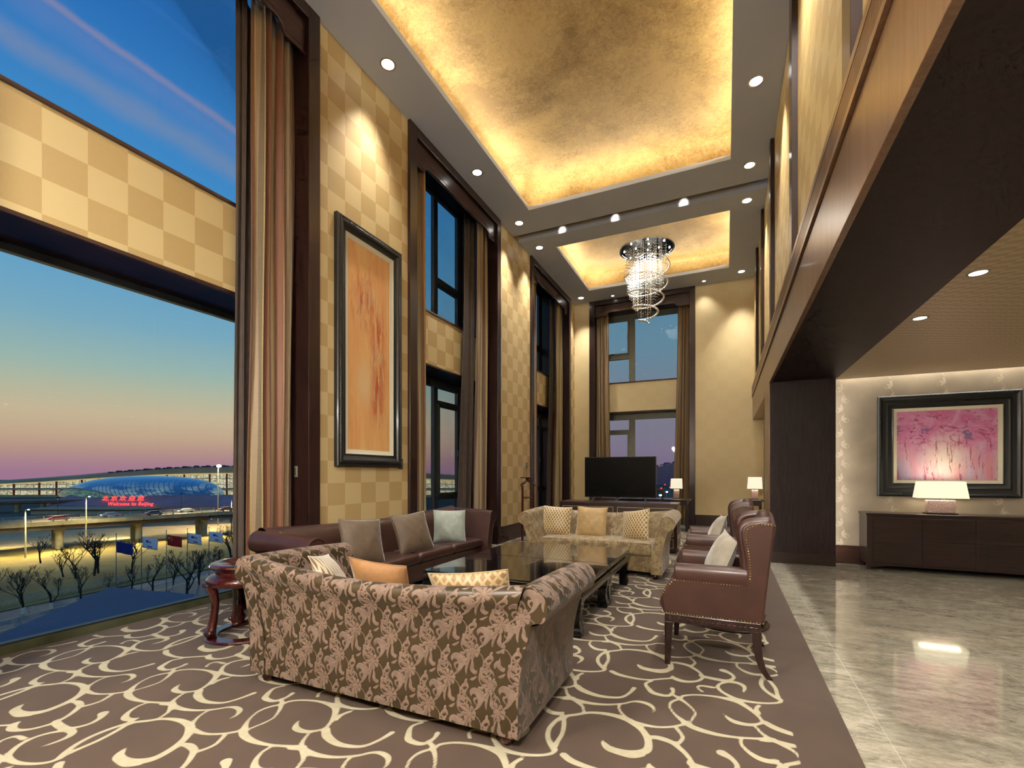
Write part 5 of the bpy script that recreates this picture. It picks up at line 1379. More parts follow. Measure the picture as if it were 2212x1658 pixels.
for sx in (-.17, .15):
    for sy in (-.17, .17):
        b = MB(); b.tube([(sx, sy, .67), (sx * 1.05, sy * 1.05, .4), (sx * 1.2, sy * 1.2, .014)], [.022, .016, .013], 8); b.build('leg', mahog, root, smooth=.9)

# ------------------------------------------------------------------ valet stand
root = thing('valet_stand', 'slim dark wooden valet stand against the checked wall', 'valet stand', (-3.74, 8.95, 0), .42)
for sx in (-1, 1):
    b = MB(); b.tube([(sx * .105, 0, .05), (sx * .105, 0, 1.12)], .024, 8); b.lathe([(.025, 0), (.031, .01), (.025, .02)], (sx * .105, 0, 1.12), 12); b.build('post', redwood, root, smooth=.9)
    b = MB(); b.box(sx * .105 - .025, sx * .105 + .025, -.16, .16, .014, .055); b.build('foot', redwood, root, bevel=.01)
b = MB(); b.box(-.105, .105, -.012, .012, .88, .915); b.box(-.105, .105, -.012, .012, .20, .23); b.build('crossbar', redwood, root, bevel=.004)
b = MB(); b.tube(cr([(-.145, 0, 1.135), (-.12, 0, 1.17), (-.06, 0, 1.215), (-.022, 0, 1.25), (-.02, 0, 1.30)], 5), [.023] * 21, 8); b.tube(cr([(.145, 0, 1.135), (.12, 0, 1.17), (.06, 0, 1.215), (.022, 0, 1.25), (.02, 0, 1.30)], 5), [.023] * 21, 8)
b.build('hanger', redwood, root, smooth=9)
b = MB(); b.box(-.15, .15, -.045, .045, 1.30, 1.325); b.build('tray', redwoodX, root, bevel=.011)

# ------------------------------------------------------------------ hall cabinet
root = thing('hall_cabinet', 'long low espresso cabinet below the pink painting', 'cabinet', (3.0, 8.56, 0))
X0, X1, Y0, Y1, H_ = -1.135, 1.30, -.225, .205, .825
cabm = wood('cabinet_espresso', (22, 12, 13), (44, 26, 28), .3, .3, axis='X')
b = MB(); b.box(X0, X1, Y0, Y1, .09, H_ - .03); b.build('body', cabm, root, bevel=.003)
b = MB(); b.box(X0 - .012, X1 + .012, Y0 - .015, Y1, H_ - .03, H_); b.build('top', cabm, root, bevel=.004)
for a, c in ((X0, X0 + .05), (X1 - .05, X1)):
    for y in (Y0, Y1 - .05): b = MB(); b.box(a, c, y, y + .05, 0, .09); b.build('leg', cabm, root, bevel=.003)
b = MB(); b.prism([(X0 + .05, .09), (X0 + .05, .045), (X0 + .12, .045), (X0 + .14, .06), (X0 + .2, .06), (X0 + .22, .075), (X1 - .22, .075), (X1 - .2, .06), (X1 - .14, .06), (X1 - .12, .045), (X1 - .05, .045), (X1 - .05, .09)], Y0, Y0 + .02, 'y'); b.build('shaped_apron', cabm, root)
xs = [X0 + .07] + [X0 + .07 + .565 * k for k in range(1, 5)]
for k in range(4):
    for z0, z1 in ((.11, .435), (.445, .77)):
        b = MB(); b.box(xs[k] + .003, xs[k + 1] - .003, Y0 - .01, Y0, z0 + .003, z1 - .003); d = b.build('drawer', cabm, root, bevel=.003)
        b = MB(); b.box((xs[k] + xs[k + 1]) / 2 - .05, (xs[k] + xs[k + 1]) / 2 + .05, Y0 - .014, Y0 - .01, z1 - .022, z1 - .012); b.build('finger_pull', blackplastic, d)

# ------------------------------------------------------------------ outdoors
G = -20.0
def far(u, d, z):
    r = ray(u, CY); return (r[0] * d, r[1] * d, z)
def zat(v, d): return EYE - (v - CY) * d / F
def quadprism(pts, z0, z1):
    b = MB(); b.prism([(p[0], p[1]) for p in pts], z0, z1, 'z'); return b
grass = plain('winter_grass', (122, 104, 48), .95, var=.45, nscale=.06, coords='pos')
earth = plain('dusk_ground', (72, 70, 58), .95, var=.4, nscale=.03, coords='pos')
asph = plain('street_asphalt', (92, 98, 96), .7, var=.2, nscale=.2, coords='pos')
deckm = plain('highway_deck', (168, 146, 104), .8, var=.15, nscale=.3, coords='pos')
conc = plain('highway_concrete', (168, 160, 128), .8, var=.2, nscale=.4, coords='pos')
concd = plain('highway_girder', (96, 90, 82), .8, var=.2, nscale=.4, coords='pos')
bark = plain('bare_bark', (36, 30, 24), .9, var=.3)
whitewash = plain('trunk_whitewash', (214, 206, 190), .8)
railw = plain('white_railing', (170, 172, 166), .6)
blueroof = plain('blue_grey_roof', (44, 66, 96), .6, var=.12, nscale=.15, coords='pos')
tail = emit('red_tail_lights', (255, 50, 40), 5.0); headl = emit('white_head_lights', (255, 246, 220), 6.0)
lampglow = emit('sodium_lamp_glow', (255, 236, 170), 30.0); lampwhite = emit('white_lamp_glow', (225, 245, 235), 14.0)

b = MB(); b.box(-1200, 60, -400, 1300, G - 1, G); o = b.build('ground', earth); struct(o, 'dark ground around the terminal', 'ground')
# lawn between the near street and the lower road
def strip(name, u0, v0, u1, v1, u2, v2, u3, v3, z0, z1, m):
    return quadprism([onz(u0, v0, z1), onz(u1, v1, z1), onz(u2, v2, z1), onz(u3, v3, z1)], z0, z1).build(name, m)
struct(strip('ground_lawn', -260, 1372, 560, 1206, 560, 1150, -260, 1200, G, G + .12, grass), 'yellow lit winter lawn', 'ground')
struct(strip('ground_street', -260, 1620, 640, 1310, 640, 1192, -260, 1376, G, G + .06, asph), 'street running past the hotel', 'ground')
# painted lines of the near street
b = MB()
for k, (va, vb) in enumerate([(1392, 1205), (1420, 1213)]):
    p, q = Vector(onz(-260, va + 10, G + .07)), Vector(onz(560, vb + 4, G + .07)); dd = (q - p).normalized(); nn = Vector((-dd.y, dd.x, 0)) * .12
    b.add([tuple(p - nn), tuple(q - nn), tuple(q + nn), tuple(p + nn)], [(0, 1, 2, 3)])
struct(b.build('ground_lane_marking', plain('lane_paint', (214, 196, 140), .7)), 'pale lane lines of the near street', 'ground')
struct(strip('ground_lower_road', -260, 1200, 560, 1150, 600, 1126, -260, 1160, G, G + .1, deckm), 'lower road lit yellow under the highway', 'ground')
# railing along the street
A = Vector(onz(-120, 1334, G)); B_ = Vector(onz(470, 1214, G)); d = (B_ - A); L = d.length; d.normalize()
root = thing('street_railing', 'long white railing between the near street and the lawn', 'railing', tuple(A))
b = MB()
for z in (.35, 1.15): b.tube([(0, 0, z), tuple(d * L + Vector((0, 0, z)))], .05, 4)
b.build('rail', railw, root)
b = MB(); n = int(L / .45)
for k in range(n):
    p = d * (k * .45); b.box(p.x - .03, p.x + .03, p.y - .03, p.y + .03, .1, 1.15)
o = b.build('baluster', railw, root); o['kind'] = 'stuff'

# elevated highway
def highway(name, label, z, P0, P1, width, thick, piers, par=1.0, pm=conc):
    P0 = Vector(P0); P1 = Vector(P1); d = (P1 - P0); L = d.length; d.normalize(); nrm = Vector((-d.y, d.x, 0))
    if nrm.dot(P0) < 0: nrm = -nrm
    root = thing(name, label, 'highway', (P0.x, P0.y, G)); off = -Vector((P0.x, P0.y, G))
    def quad(o0, o1, z0, z1, nm, m, par_=root, a=0, bb=None):
        bb = L if bb is None else bb
        pts = [P0 + nrm * o0 + d * a + off, P0 + nrm * o0 + d * bb + off, P0 + nrm * o1 + d * bb + off, P0 + nrm * o1 + d * a + off]
        return quadprism(pts, z0 - G, z1 - G).build(nm, m, par_)
    dk = quad(0, width, z - .4, z, 'deck', deckm); quad(1.2, width - 1.2, z - thick, z - .4, 'girder', concd)
    quad(-.2, .1, z - .9, z + .25, 'near_parapet', pm); quad(width - .1, width + .2, z - .9, z + .3, 'far_parapet', pm)
    b = MB()
    for s_, zz in ((0, z + par), (0, z + .6)):
        for o_ in (0, width):
            p = P0 + nrm * o_ + off; b.tube([(p.x, p.y, zz - G), (p.x + d.x * L, p.y + d.y * L, zz - G)], .07, 4)
    n = min(90, int(L / 4))
    for k in range(n):
        for o_ in (0, width):
            p = P0 + nrm * o_ + d * (k * L / n) + off; b.box(p.x - .08, p.x + .08, p.y - .08, p.y + .08, z + .2 - G, z + par - G)
    b.build('handrail', railw, root)
    for a in piers:
        for o_ in (width * .3, width * .7):
            p = P0 + d * (a * L) + nrm * o_ + off; b = MB(); b.tube([(p.x, p.y, 0), (p.x, p.y, z - thick - G - 1.2), (p.x, p.y, z - thick - G)], [.9, .9, 1.5], 12); b.build('pier', conc, root, smooth=.6)
    return root, P0, d, nrm, L
hw_, hP, hd, hn, hL = highway('elevated_highway', 'broad elevated highway crossing in front of the glass dome', -12.0, onz(-260, 1149.5, -12), onz(660, 1095, -12), 13, 2.2, (.1, .30, .48, .66, .80, .9))
highway('elevated_ramp', 'grey viaduct behind the highway at the far left', -14.0, onz(-300, 1091, -14), onz(200, 1079, -14), 10, 1.6, (.3, .5, .62, .74, .86), .7, concd)

# vehicles on the roads, standing
def car(label, p, ang, colr, k):
    root = thing('car', label, 'car', tuple(p), ang, 'cars on the roads outside')
    body = plain('car_paint_%d' % k, colr, .3, coat=.6)
    b = MB(); b.prism([(-2.2, .35), (2.2, .35), (2.25, .8), (1.5, .95), (.8, 1.45), (-1.0, 1.45), (-1.8, .98), (-2.25, .9)], -.9, .9, 'y'); b.build('body', body, root, bevel=.06)
    b = MB()
    for x in (-1.4, 1.4):
        for y in (-.86, .86): b.tube([(x, y - .1, .33), (x, y + .1, .33)], .33, 12)
    b.build('wheels', blackplastic, root)
    b = MB(); b.box(-2.29, -2.22, -.85, -.5, .65, .85); b.box(-2.29, -2.22, .5, .85, .65, .85); b.build('tail_lights', tail, root)
    b = MB(); b.box(2.2, 2.28, -.85, -.5, .6, .78); b.box(2.2, 2.28, .5, .85, .6, .78); b.build('head_lights', headl, root)
ang = math.atan2(hd.y, hd.x)
for k, (a, o_, c, nm) in enumerate([(.30, 4, (150, 30, 28), 'left end'), (.42, 8, (170, 172, 176), 'left of the middle'), (.52, 4, (40, 42, 60), 'middle'), (.62, 8, (180, 176, 160), 'right of the middle'), (.73, 4, (120, 24, 24), 'right end')]):
    p = hP + hd * (a * hL) + hn * o_; car('small car standing on the elevated highway, ' + nm, (p.x, p.y, -12.0), ang + (PI if o_ > 5 else 0), c, k)

# lamps: mast and street lights with real light
def street_lamp(label, p, h, power, glow, head=.5, arm=2.0, col=(1, .82, .42), size=2.6, a=0.0, grp=None):
    root = thing('street_lamp', label, 'street lamp', (p[0], p[1], G), a, grp)
    b = MB(); b.tube([(0, 0, 0), (0, 0, h)], [.22, .12], 8); b.tube([(0, 0, h - .1), (arm, 0, h + .1)], .07, 6); b.build('pole', conc, root, smooth=.8)
    b = MB(); b.ball((arm, 0, h), head, 10, 6, .6); b.build('lamp_head', glow, root, smooth=9)
    if power: spot('lamp', (arm, 0, h - head - .1), power, size, .7, col, rad=.5, parent=root)
street_lamp('tall light mast shining above the terminal roof', far(471, 191, 0), zat(1006, 191) - G, 60000, lampglow, .95, .6)
for u, dd, vt, pw, nm in [(55, 118, 1100, 16000, 'pole with a small sign light at the far left of the highway'), (186, 128, 1072, 16000, 'slender pole rising beside the lit red sign'), (500, 170, 1079, 14000, 'slim lamp post near the curtain edge')]:
    street_lamp(nm, far(u, dd, 0), zat(vt, dd) - G, pw, lampwhite, .22, 1.6)
for k, u in enumerate((341, 379, 398, 417, 436, 455)):
    street_lamp('white street light glowing below the highway deck', far(u, 205 + k * 3, 0), zat(1130 - k * .4, 205) - G, 5000, lampwhite, .55 if k == 0 else .38, .5, (.9, 1, .9), grp='white street lights below the highway')
# floodlights added at the highway edge to brighten lawn and roads
for k, (a, out, en, c_) in enumerate([(.12, -1, 26000, (1, .80, .34)), (.30, -1, 26000, (1, .80, .34)), (.48, -1, 26000, (1, .80, .34)), (.66, -1, 26000, (1, .80, .34)), (.20, 1, 16000, (1, .88, .45)), (.45, 1, 16000, (1, .88, .45)), (.70, 1, 16000, (1, .88, .45)), (.3, 0, 9000, (1, .85, .5)), (.6, 0, 9000, (1, .85, .5))]):
    p = hP + hd * (a * hL) + hn * (-1.0 if out < 0 else 14.0 if out > 0 else 6) ; dr = (hn * out * 1.5 + Vector((0, 0, -1))).normalized()
    z_ = -13.2 if out else -5.5
    f = thing('added_floodlight', 'added floodlight at the highway edge, brightening lawn and roads', 'floodlight', (p.x, p.y, z_), 0, 'added floodlights along the highway')
    b = MB(); b.box(-.25, .25, -.25, .25, -.1, .25); b.tube([(0, 0, .2), (0, 0, .9 if out else -6.4)], .05, 5); b.build('housing', blackplastic, f)
    s_ = spot('lamp', (0, 0, -.2), en, 2.5, .8, c_, rad=.4, parent=f); s_.rotation_euler = dr.to_track_quat('-Z', 'Y').to_euler()

# bare trees
def tree_mesh(seed, h, low=5):
    rs = random.Random(seed); b = MB()
    def grow(p, dr, ln, r, dep):
        n = 3; pts = [p]; q = p.copy(); dv_ = dr.copy()
        for i in range(n):
            dv_ = (dv_ + Vector((rs.uniform(-.16, .16), rs.uniform(-.16, .16), .05))).normalized(); q = q + dv_ * (ln / n); pts.append(q.copy())
        b.tube(pts, [r, r * .86, r * .74, r * .62], 5 if dep < 2 else 3, caps=False)
        if dep >= low: return
        for i in range(rs.choice((2, 3, 3)) if dep else 4):
            a = rs.uniform(0, 2 * PI); t_ = rs.uniform(.32, .75)
            nd = (dv_ * math.cos(t_) + Vector((math.cos(a), math.sin(a), .25)) * math.sin(t_)).normalized()
            grow(pts[-1] if i < 2 else pts[rs.choice((1, 2, 3))], nd, ln * rs.uniform(.62, .82), max(r * .58, .018), dep + 1)
    grow(Vector((0, 0, 0)), Vector((rs.uniform(-.05, .05), 0, 1)), h * .28, h * .022, 0)
    me = bpy.data.meshes.new('bare_tree'); me.from_pydata(b.v, [], b.f); me.materials.append(bark); return me
protos = [(tree_mesh(s_, 8.0), 8.0) for s_ in (3, 11, 23)]
tl = [(50, 1326, 1210, 'white-footed bare tree at the street edge, leftmost'), (111, 1314, 1213, 'white-footed bare tree at the street edge, second from the left'),
      (137, 1246, 1176, 'dark bare tree on the lawn left of the twin trees'), (163, 1249, 1163, 'upright bare tree on the lawn, tight against the twin trees'), (204, 1243, 1132, 'taller of the twin bare trees on the lawn'), (212, 1238, 1142, 'shorter of the twin bare trees on the lawn'),
      (174, 1292, 1210, 'wide bare tree in front of the lawn railing'), (234, 1272, 1232, 'little bare tree just behind the blue roof corner'), (283, 1275, 1212, 'bare tree between the blue flag and the first white flag pole'), (285, 1236, 1150, 'bare tree standing behind the blue flag'),
      (330, 1276, 1190, 'bare tree right of the first white flag'), (372, 1268, 1194, 'white-footed bare tree right of the red flag pole'), (404, 1290, 1168, 'large spreading bare tree by the second white flag'), (88, 1216, 1146, 'pale bare tree up by the lower road'),
      (430, 1262, 1180, 'bare tree between the two white flags at the right'), (470, 1255, 1170, 'bare tree just left of the round stool'), (500, 1216, 1118, 'dark bushy bare tree beside the curtain'), (520, 1222, 1112, 'dark bare tree against the curtain edge'), (-30, 1330, 1215, 'bare tree at the window edge')]
for k, (u, v, vt, lb) in enumerate(tl):
    p = onz(u, v, G + .1); dd = (EYE - G - .1) * F / (v - CY); h = (v - vt) * dd / F
    me, h0 = protos[k % 3]
    o = bpy.data.objects.new('bare_tree', me); COL.objects.link(o); o.location = p; sc = h / (h0 * .92); o.scale = (sc,) * 3; o.rotation_euler = (0, 0, k * 1.7)
    tag(o, lb, 'tree', 'bare trees outside')
    if 'white-footed' in lb:
        b = MB(); b.tube([(0, 0, .0), (0, 0, .95)], .21, 10); b.build('painted_foot', whitewash, o)

# flagpoles and flags
flag_b = plain('blue_flag_cloth', (22, 44, 120), .8, var=.1); flag_r = plain('red_flag_cloth', (190, 28, 30), .8, var=.1); flag_w = plain('white_flag_cloth', (232, 234, 240), .8, var=.05)
emb = plain('blue_emblem', (52, 84, 150), .8); star_m = plain('yellow_star', (240, 200, 50), .8)
def flag(label, p, z0, w_, h_, m, kind, k):
    root = thing('flag', label, 'flag', (p[0], p[1], z0)); ax = Vector((math.cos(TH), math.sin(TH), 0)); dn = Vector((-math.sin(TH), math.cos(TH), 0))
    nu, nv = 16, 8; P = np.zeros((nu, nv, 3))
    for i in range(nu):
        for j in range(nv):
            u = i / (nu - 1); v = j / (nv - 1); q = ax * (u * w_ + .08) + dn * (.12 * math.sin(u * 7 + k)) ; P[i, j] = (q.x, q.y, v * h_ - u * .32 * h_ * .8)
    V, Fq = grid_mesh(P); o = put_mesh('cloth', V, Fq, m, root, smooth=9); so = o.modifiers.new('s', 'SOLIDIFY'); so.thickness = .02
    def at(u, v, off=-.06):
        q = ax * (u * w_ + .08) + dn * (.12 * math.sin(u * 7 + k) + off); return Vector((q.x, q.y, v * h_ - u * .26 * h_))
    def shape(pts, nm, mm):
        b = MB(); n = len(pts); f = [at(*q) for q in pts]; g = [x - dn * .02 for x in f]
        b.add([tuple(x) for x in g + f], [tuple(range(n)), tuple(range(2 * n - 1, n - 1, -1))] + [(i, i + n, (i + 1) % n + n, (i + 1) % n) for i in range(n)]); b.build(nm, mm, root)
    if kind == 'w':
        shape([(.38 + .10 * math.cos(a), .68 + .12 * math.sin(a)) for a in np.linspace(0, 2 * PI, 12)[:-1]], 'emblem', emb)
        shape([(.50, .70), (.66, .64), (.64, .58), (.48, .62)], 'emblem', emb)
        shape([(.42, .30), (.70, .26), (.70, .17), (.42, .20)], 'emblem', emb)
    if kind == 'r':
        def star(cx, cy, r, rot):
            shape([(cx + (r if i % 2 == 0 else r * .4) * math.cos(rot + i * PI / 5) * h_ / w_, cy + (r if i % 2 == 0 else r * .4) * math.sin(rot + i * PI / 5)) for i in range(10)], 'star', star_m)
        star(.18, .72, .17, PI / 2)
        for cx, cy in ((.34, .88), (.41, .76), (.41, .61), (.34, .49)): star(cx, cy, .06, .3)
    return root
for k, (u, vt, kind, lb) in enumerate([(251, 1153.6, 'b', 'dark blue flag, leftmost of the row'), (305.6, 1150, 'w', 'white flag with a blue emblem between the blue and the red flag'), (359.5, 1145.6, 'r', 'red flag with yellow stars in the middle of the row'),
                                       (404.9, 1142, 'w', 'white flag with a blue emblem just right of the red flag'), (451.4, 1138.6, 'w', 'white flag with a blue emblem nearest the curtain')]):
    dd = 10.4 * F / (vt - CY); p = far(u, dd, G)
    root = thing('flagpole', 'slim grey pole of the ' + lb.replace('with a blue emblem ', ''), 'flagpole', p)
    b = MB(); b.tube([(0, 0, 0), (0, 0, 11.0)], [.09, .05], 8); b.ball((0, 0, 11.05), .1, 8, 5); b.build('pole', alub, root, smooth=.8)
    b = MB(); b.lathe([(.3, 0), (.3, .15), (.12, .2)], seg=16); b.build('base', conc, root)
    w_ = [2.7, 2.7, 2.7, 2.6, 2.6][k]
    flag(lb, p, G + 11.0 - 2.5 - (.6 if k == 0 else .1), w_, 1.9, {'b': flag_b, 'w': flag_w, 'r': flag_r}[kind], kind, k)

# blue-grey roof of the low wing below the window
A1 = onz(238, 1267, -8); B1 = onz(-140, 1428, -8); C1_ = onz(470, 1288, -8)
b = quadprism([A1, B1, (-7, -6, -8), (-6.6, 20, -8), C1_], -8.5, -8.0); tag(b.build('wing_roof', blueroof), 'flat blue-grey roof of a low wing just below the window', 'roof')

# terminal with curved roof and lit glass
def lit_glass(name, c1, c2, su, sv, strength, dark):
    m, t, b = newmat(name)
    p = t.sep(t.obj())
    fu = t.math('FRACT', t.math('DIVIDE', p[0], su)); fv = t.math('FRACT', t.math('DIVIDE', p[2], sv))
    g = t.math('MULTIPLY', t.math('GREATER_THAN', fu, .06), t.math('GREATER_THAN', fv, .08))
    n = t.noise(t.map(t.obj(), scale=(1.1, 1, 2.4)), .35, 5.0, .8)
    c = t.mix(t.rng(n, .35, .65), lin(c1), lin(c2)); c = t.mix(g, lin(dark), c)
    t.put(b.inputs['Emission Color'], c); t.put(b.inputs['Emission Strength'], t.math('MULTIPLY', t.rng(n, .25, .7, .35, 1.2), strength))
    b.inputs['Base Color'].default_value = (.05, .05, .05, 1); b.inputs['Roughness'].default_value = .2
    m.cycles.emission_sampling = 'NONE'
    return m
termglass = lit_glass('lit_terminal_glass', (150, 140, 96), (255, 250, 214), 6, 5.5, .95, (70, 50, 30))
stripglass = lit_glass('lit_service_windows', (170, 205, 200), (240, 255, 250), 9, 50, .9, (60, 70, 66))
cityglass = lit_glass('distant_windows', (40, 46, 80), (70, 74, 112), 7, 5, .45, (34, 38, 66))
roofm = plain('terminal_roof', (196, 152, 98), .6, var=.15, nscale=.02, coords='pos'); roofd = plain('terminal_roof_edge', (74, 62, 56), .6)
DT = 430.0
root = thing('airport_terminal', 'long airport terminal with a sweeping curved roof and lit glass walls', 'building', far(300, DT, G), TH)
def loc(u, v, d, base=None):
    p = Vector(far(u, d, zat(v, d))) - Vector(far(300, DT, G)); c, s_ = math.cos(-TH), math.sin(-TH)
    return (p.x * c - p.y * s_, p.x * s_ + p.y * c, p.z)
rl = [(-350, 1052, 1056), (-120, 1047, 1051), (0, 1040, 1046), (80, 1035, 1042), (160, 1029, 1037), (250, 1021, 1031), (340, 1014, 1026), (420, 1010, 1023.5), (540, 1008, 1022), (660, 1011, 1024), (800, 1018, 1030), (950, 1026, 1036), (1040, 1032, 1040)]
V = []; 
for u, va, vb in rl:
    V += [loc(u, va, DT), loc(u, vb, DT - 4), loc(u, vb + .5, DT + 2), loc(u, va - 3, DT + 60)]
n = len(rl); Fc = [(i * 4 + k, (i + 1) * 4 + k, (i + 1) * 4 + (k + 1) % 4, i * 4 + (k + 1) % 4) for i in range(n - 1) for k in range(4)] + [(0, 1, 2, 3), (n * 4 - 1, n * 4 - 2, n * 4 - 3, n * 4 - 4)]
put_mesh('roof', V, Fc, roofm, root, smooth=.6)
V = []
for u, va, vb in rl: V += [loc(u, vb + .3, DT), (loc(u, vb, DT)[0], loc(u, vb, DT)[1], 0)]
Fc = [(i * 2, (i + 1) * 2, (i + 1) * 2 + 1, i * 2 + 1) for i in range(n - 1)]
o = put_mesh('glass_wall', V, Fc, termglass, root); o.modifiers.new('s', 'SOLIDIFY').thickness = 1.0
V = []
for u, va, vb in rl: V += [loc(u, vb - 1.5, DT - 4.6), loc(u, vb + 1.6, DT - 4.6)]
eave = emit('painted_eave_light', (206, 180, 112), .9); eave.cycles.emission_sampling = 'NONE'  # emission imitates light washed along the underside of the roof edge
o = put_mesh('painted_eave_light', V, Fc, eave, root); o.modifiers.new('s', 'SOLIDIFY').thickness = .4
b = MB(); bb_ = MB()
for va, vb in ((1054, 1057), (1069, 1074)):
    p, q = loc(-340, va, DT - 8), loc(1040, va, DT - 8); h = (vb - va) * DT / F; bb_.box(p[0], q[0], p[1] - 6, p[1] + 8, p[2] - h, p[2])
bb_.build('floor_band', conc, root)
redcol = plain('red_column', (170, 60, 30), .6)
for k in range(18):
    u = 30 + k * 46 + (k % 2) * 9; p = loc(u, 1046, DT - 6); b = MB(); b.tube([(p[0], p[1], 0), (p[0], p[1], max(6, loc(u, float(np.interp(u, [r[0] for r in rl], [r[2] for r in rl])), DT - 6)[2]))], .8, 6); b.build('column', redcol, root)
b = MB()
for k in range(28):
    u = 235 + k * 14 + (k % 3) * 3; va = float(np.interp(u, [r[0] for r in rl], [r[1] for r in rl])); p = loc(u, va, DT + 8); w_ = 1.6 + (k % 3) * .4
    b.prism([(p[0] - w_, p[2] - .5), (p[0] + w_, p[2] - .5), (p[0], p[2] + 1.7 + (k % 2) * .5)], p[1], p[1] + 6, 'y')
o = b.build('skylight', roofd, root); o['kind'] = 'stuff'

# glass dome (station hall) on a dark sloping bank with a red lit greeting
DD = 300.0; cu = 312; zc = zat(1070, DD)
root = thing('glass_dome', 'low oval blue glass dome in front of the terminal', 'building', far(cu, DD, zc), TH)
m, t, b_ = newmat('dome_glass')
p = t.sep(t.obj()); fu = t.math('FRACT', t.math('DIVIDE', t.math('ADD', p[0], t.math('MULTIPLY', p[2], .8)), 2.4)); fv = t.math('FRACT', t.math('DIVIDE', p[2], .62))
g = t.math('MULTIPLY', t.math('GREATER_THAN', fu, .18), t.math('GREATER_THAN', fv, .2))
n_ = t.noise(t.map(t.obj(), scale=(1, 1, 3), rot=(0, .5, 0)), .09, 3.0, .6)
lit = t.math('MULTIPLY', t.math('MULTIPLY', t.rng(n_, .46, .58), g), t.rng(p[2], 9.5, 2.0))
c = t.mix(t.rng(p[2], 0, 12), lin((32, 64, 104)), lin((52, 112, 158))); c = t.mix(t.math('MULTIPLY', t.math('SUBTRACT', 1.0, g), .4), c, lin((20, 48, 92)))
t.put(b_.inputs['Base Color'], c); t.put(b_.inputs['Emission Color'], t.mix(lit, c, lin((170, 205, 190)))); b_.inputs['Emission Strength'].default_value = .55; b_.inputs['Roughness'].default_value = .25
m.cycles.emission_sampling = 'NONE'
hwid, hdep, hh = 48.5, 26.0, (1070 - 1027) * DD / F
nu, nv = 48, 14; P = np.zeros((nu, nv, 3))
for i in range(nu):
    for j in range(nv):
        a = 2 * PI * i / nu; e = (PI / 2) * j / (nv - 1) * .995; ce = math.cos(e) ** .85
        P[i, j] = (hwid * math.cos(a) * ce + 3 * math.sin(e), hdep * math.sin(a) * ce, hh * math.sin(e))
V, Fq = grid_mesh(P, close_u=True); o = put_mesh('dome_shell', V, Fq, m, root, smooth=9); 
rimm = plain('dome_rim', (150, 150, 156), .4)
b = MB(); b.tube([(hwid * 1.003 * math.cos(a), hdep * 1.003 * math.sin(a), .1) for a in np.linspace(0, 2 * PI, 49)], .45, 6, caps=False); b.build('rim', rimm, root, smooth=9)
arch = [(x, -hdep * math.sqrt(max(0, 1 - (x / hwid) ** 2)) - .6) for x in np.linspace(-46.5, 6, 20)]
V = []
for i, (x, y) in enumerate(arch):
    f_ = i / 19; top = 5.2 * math.sin(PI * f_ ** .72) ** .8 + .2; V += [(x, y, .05), (x, y - .2 + top * .25, top)]
o = put_mesh('entrance_glass', V, [(i * 2, i * 2 + 2, i * 2 + 3, i * 2 + 1) for i in range(19)], lit_glass('lit_dome_mouth', (40, 70, 66), (120, 170, 150), 3, 2.2, .6, (20, 36, 40)), root); o.modifiers.new('s', 'SOLIDIFY').thickness = .3
b = MB(); b.tube([V[i * 2 + 1] for i in range(20)], .4, 6); b.build('arch_rim', rimm, root, smooth=9)
# bank
bankm = plain('dark_bank', (176, 132, 134), .9, var=.2, nscale=.05, coords='pos')
def P3(u, v, d): return far(u, d, zat(v, d))
V = [P3(100, 1092, 262), P3(545, 1092, 262), P3(500, 1070, 278), P3(150, 1068, 278), P3(150, 1068, 330), P3(500, 1070, 330), far(100, 262, G), far(545, 262, G), far(545, 330, G), far(100, 330, G)]
V = [tuple(x) for x in V]
o = put_mesh('planted_bank', V, [(0, 1, 2, 3), (3, 2, 5, 4), (6, 7, 1, 0), (7, 8, 5, 2, 1), (8, 9, 4, 5), (9, 6, 0, 3, 4)], bankm); tag(o, 'dark sloping bank below the glass dome', 'embankment')
# greeting in red lights, on the slope
signm = emit('red_led_letters', (255, 60, 50), 3.2); signm.cycles.emission_sampling = 'NONE'
root = thing('led_sign', 'red lit greeting sign on the dark bank below the dome', 'sign', far(220, 262, 0), TH)
for txt, (u, v), size, nm, sx in [('北京欢迎您', (253, 1076), 3.0, 'chinese_lettering', 1.35), ('Welcome to Beijing', (266, 1087), 2.8, 'english_lettering', 1.0)]:
    cu_ = bpy.data.curves.new(nm, 'FONT'); cu_.body = txt; cu_.size = size; cu_.extrude = .08; cu_.offset = .03; cu_.space_character = 1.5 if sx > 1 else 1.12
    to = bpy.data.objects.new(nm + '_tmp', cu_); COL.objects.link(to)
    dg = bpy.context.evaluated_depsgraph_get(); me = bpy.data.meshes.new_from_object(to.evaluated_get(dg)); bpy.data.objects.remove(to)
    me.materials.clear(); me.materials.append(signm)
    o = bpy.data.objects.new(nm, me); COL.objects.link(o); o.parent = root
    d_ = 262 + (1092 - v) / 24 * 16 - 4.5; q = Vector(far(u - 34, d_, zat(v + 4, d_))) - Vector(far(220, 262, 0)); c_, s_ = math.cos(-TH), math.sin(-TH)
    o.location = (q.x * c_ - q.y * s_, q.x * s_ + q.y * c_, q.z); o.rotation_euler = (R_(70), 0, 0); o.scale = (sx, 1, 1)
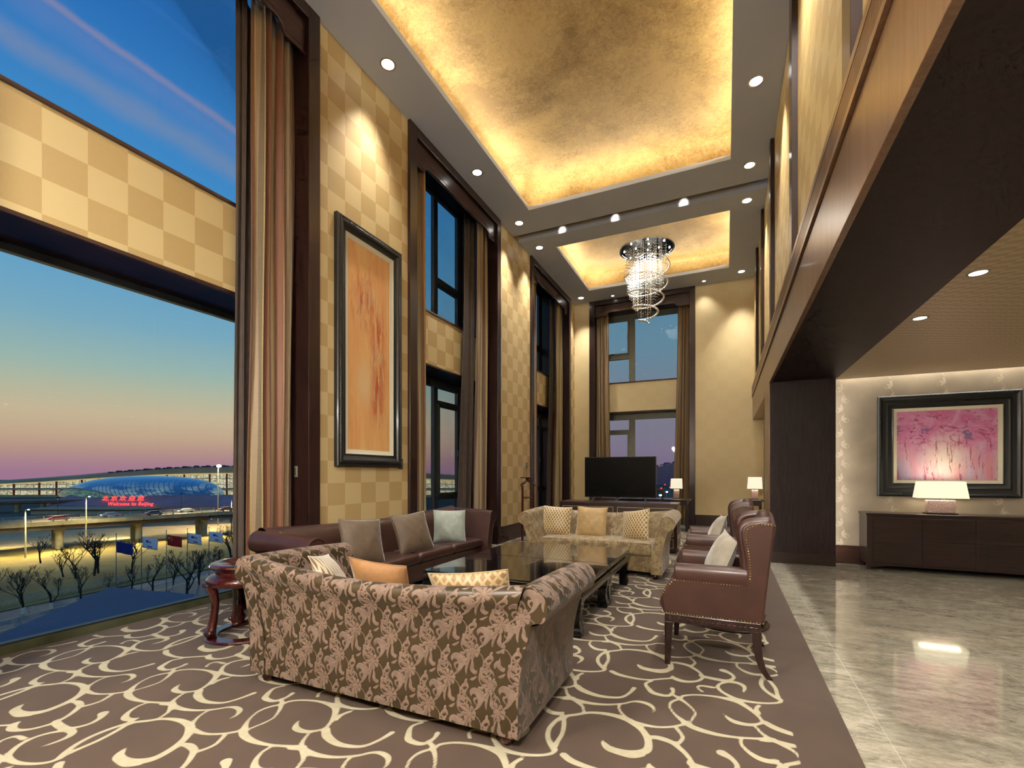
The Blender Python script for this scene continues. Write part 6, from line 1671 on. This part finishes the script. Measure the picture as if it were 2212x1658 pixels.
# lit service building under the bank
root = thing('service_building', 'low building with a row of white lit windows behind the highway', 'building', far(180, 240, G), TH)
W2 = 58; zt_ = zat(1100, 240) - G
b = MB(); b.box(-W2 * .47, W2 * .53, 0, 12, 0, zt_); b.build('wall', concd, root)
b = MB(); b.box(-W2 * .49, W2 * .56, -1, 13, zt_, zt_ + .5); b.build('roof', conc, root)
b = MB(); b.box(-W2 * .46, W2 * .52, -.3, 0, zt_ - 2.6, zt_ - .9); b.build('window_strip', stripglass, root)
# distant hills, city blocks
hz = plain('distant_haze_hill', (84, 74, 104), 1.0, var=.1, nscale=.002, coords='pos')
rs_ = np.random.RandomState(9)
lbls = ['pale tower', 'broad block', 'stepped block', 'narrow slab']
for k in range(16):
    u = 1080 + k * 26 + rs_.uniform(-6, 6); d_ = 760 + (k % 3) * 110; w_ = rs_.uniform(16, 34); h = rs_.uniform(4, 24) + 20
    root = thing('distant_apartment', 'hazy blue apartment block on the horizon behind the television', 'building', far(u, d_, G), TH, 'distant blocks on the horizon')
    b = MB(); b.box(-w_ / 2, w_ / 2, 0, 20, 0, h); b.build('wall', cityglass, root)
    b = MB(); b.box(-w_ / 5, w_ / 5, 4, 14, h, h + 3); b.build('roof_hut', hz, root)
for k, (u, v, d_) in enumerate([(1428, 1054, 420), (1440, 1062, 380), (1447, 1052, 460), (1426, 1069, 300), (1436, 1046, 520)]):
    street_lamp('tiny lamp among the far streets behind the television', far(u, d_, 0), zat(v, d_) - G, 0, lampglow if k % 2 else tail, .8, .2, grp='tiny far lamps behind the television')
struct(quadprism([far(-500, 1150, 0), far(1900, 1150, 0), far(1900, 1250, 0), far(-500, 1250, 0)], G, zat(1037, 1150)).build('hills', hz), 'hazy purple skyline', 'hills')
for mm in ('downlight_lens', 'downlight_lens_warm', 'red_tail_lights', 'white_head_lights', 'sodium_lamp_glow', 'white_lamp_glow'): MATS[mm].cycles.emission_sampling = 'NONE'
scene.cycles.use_light_tree = False
scene.cycles.use_adaptive_sampling = True; scene.cycles.adaptive_threshold = .04; scene.cycles.adaptive_min_samples = 12
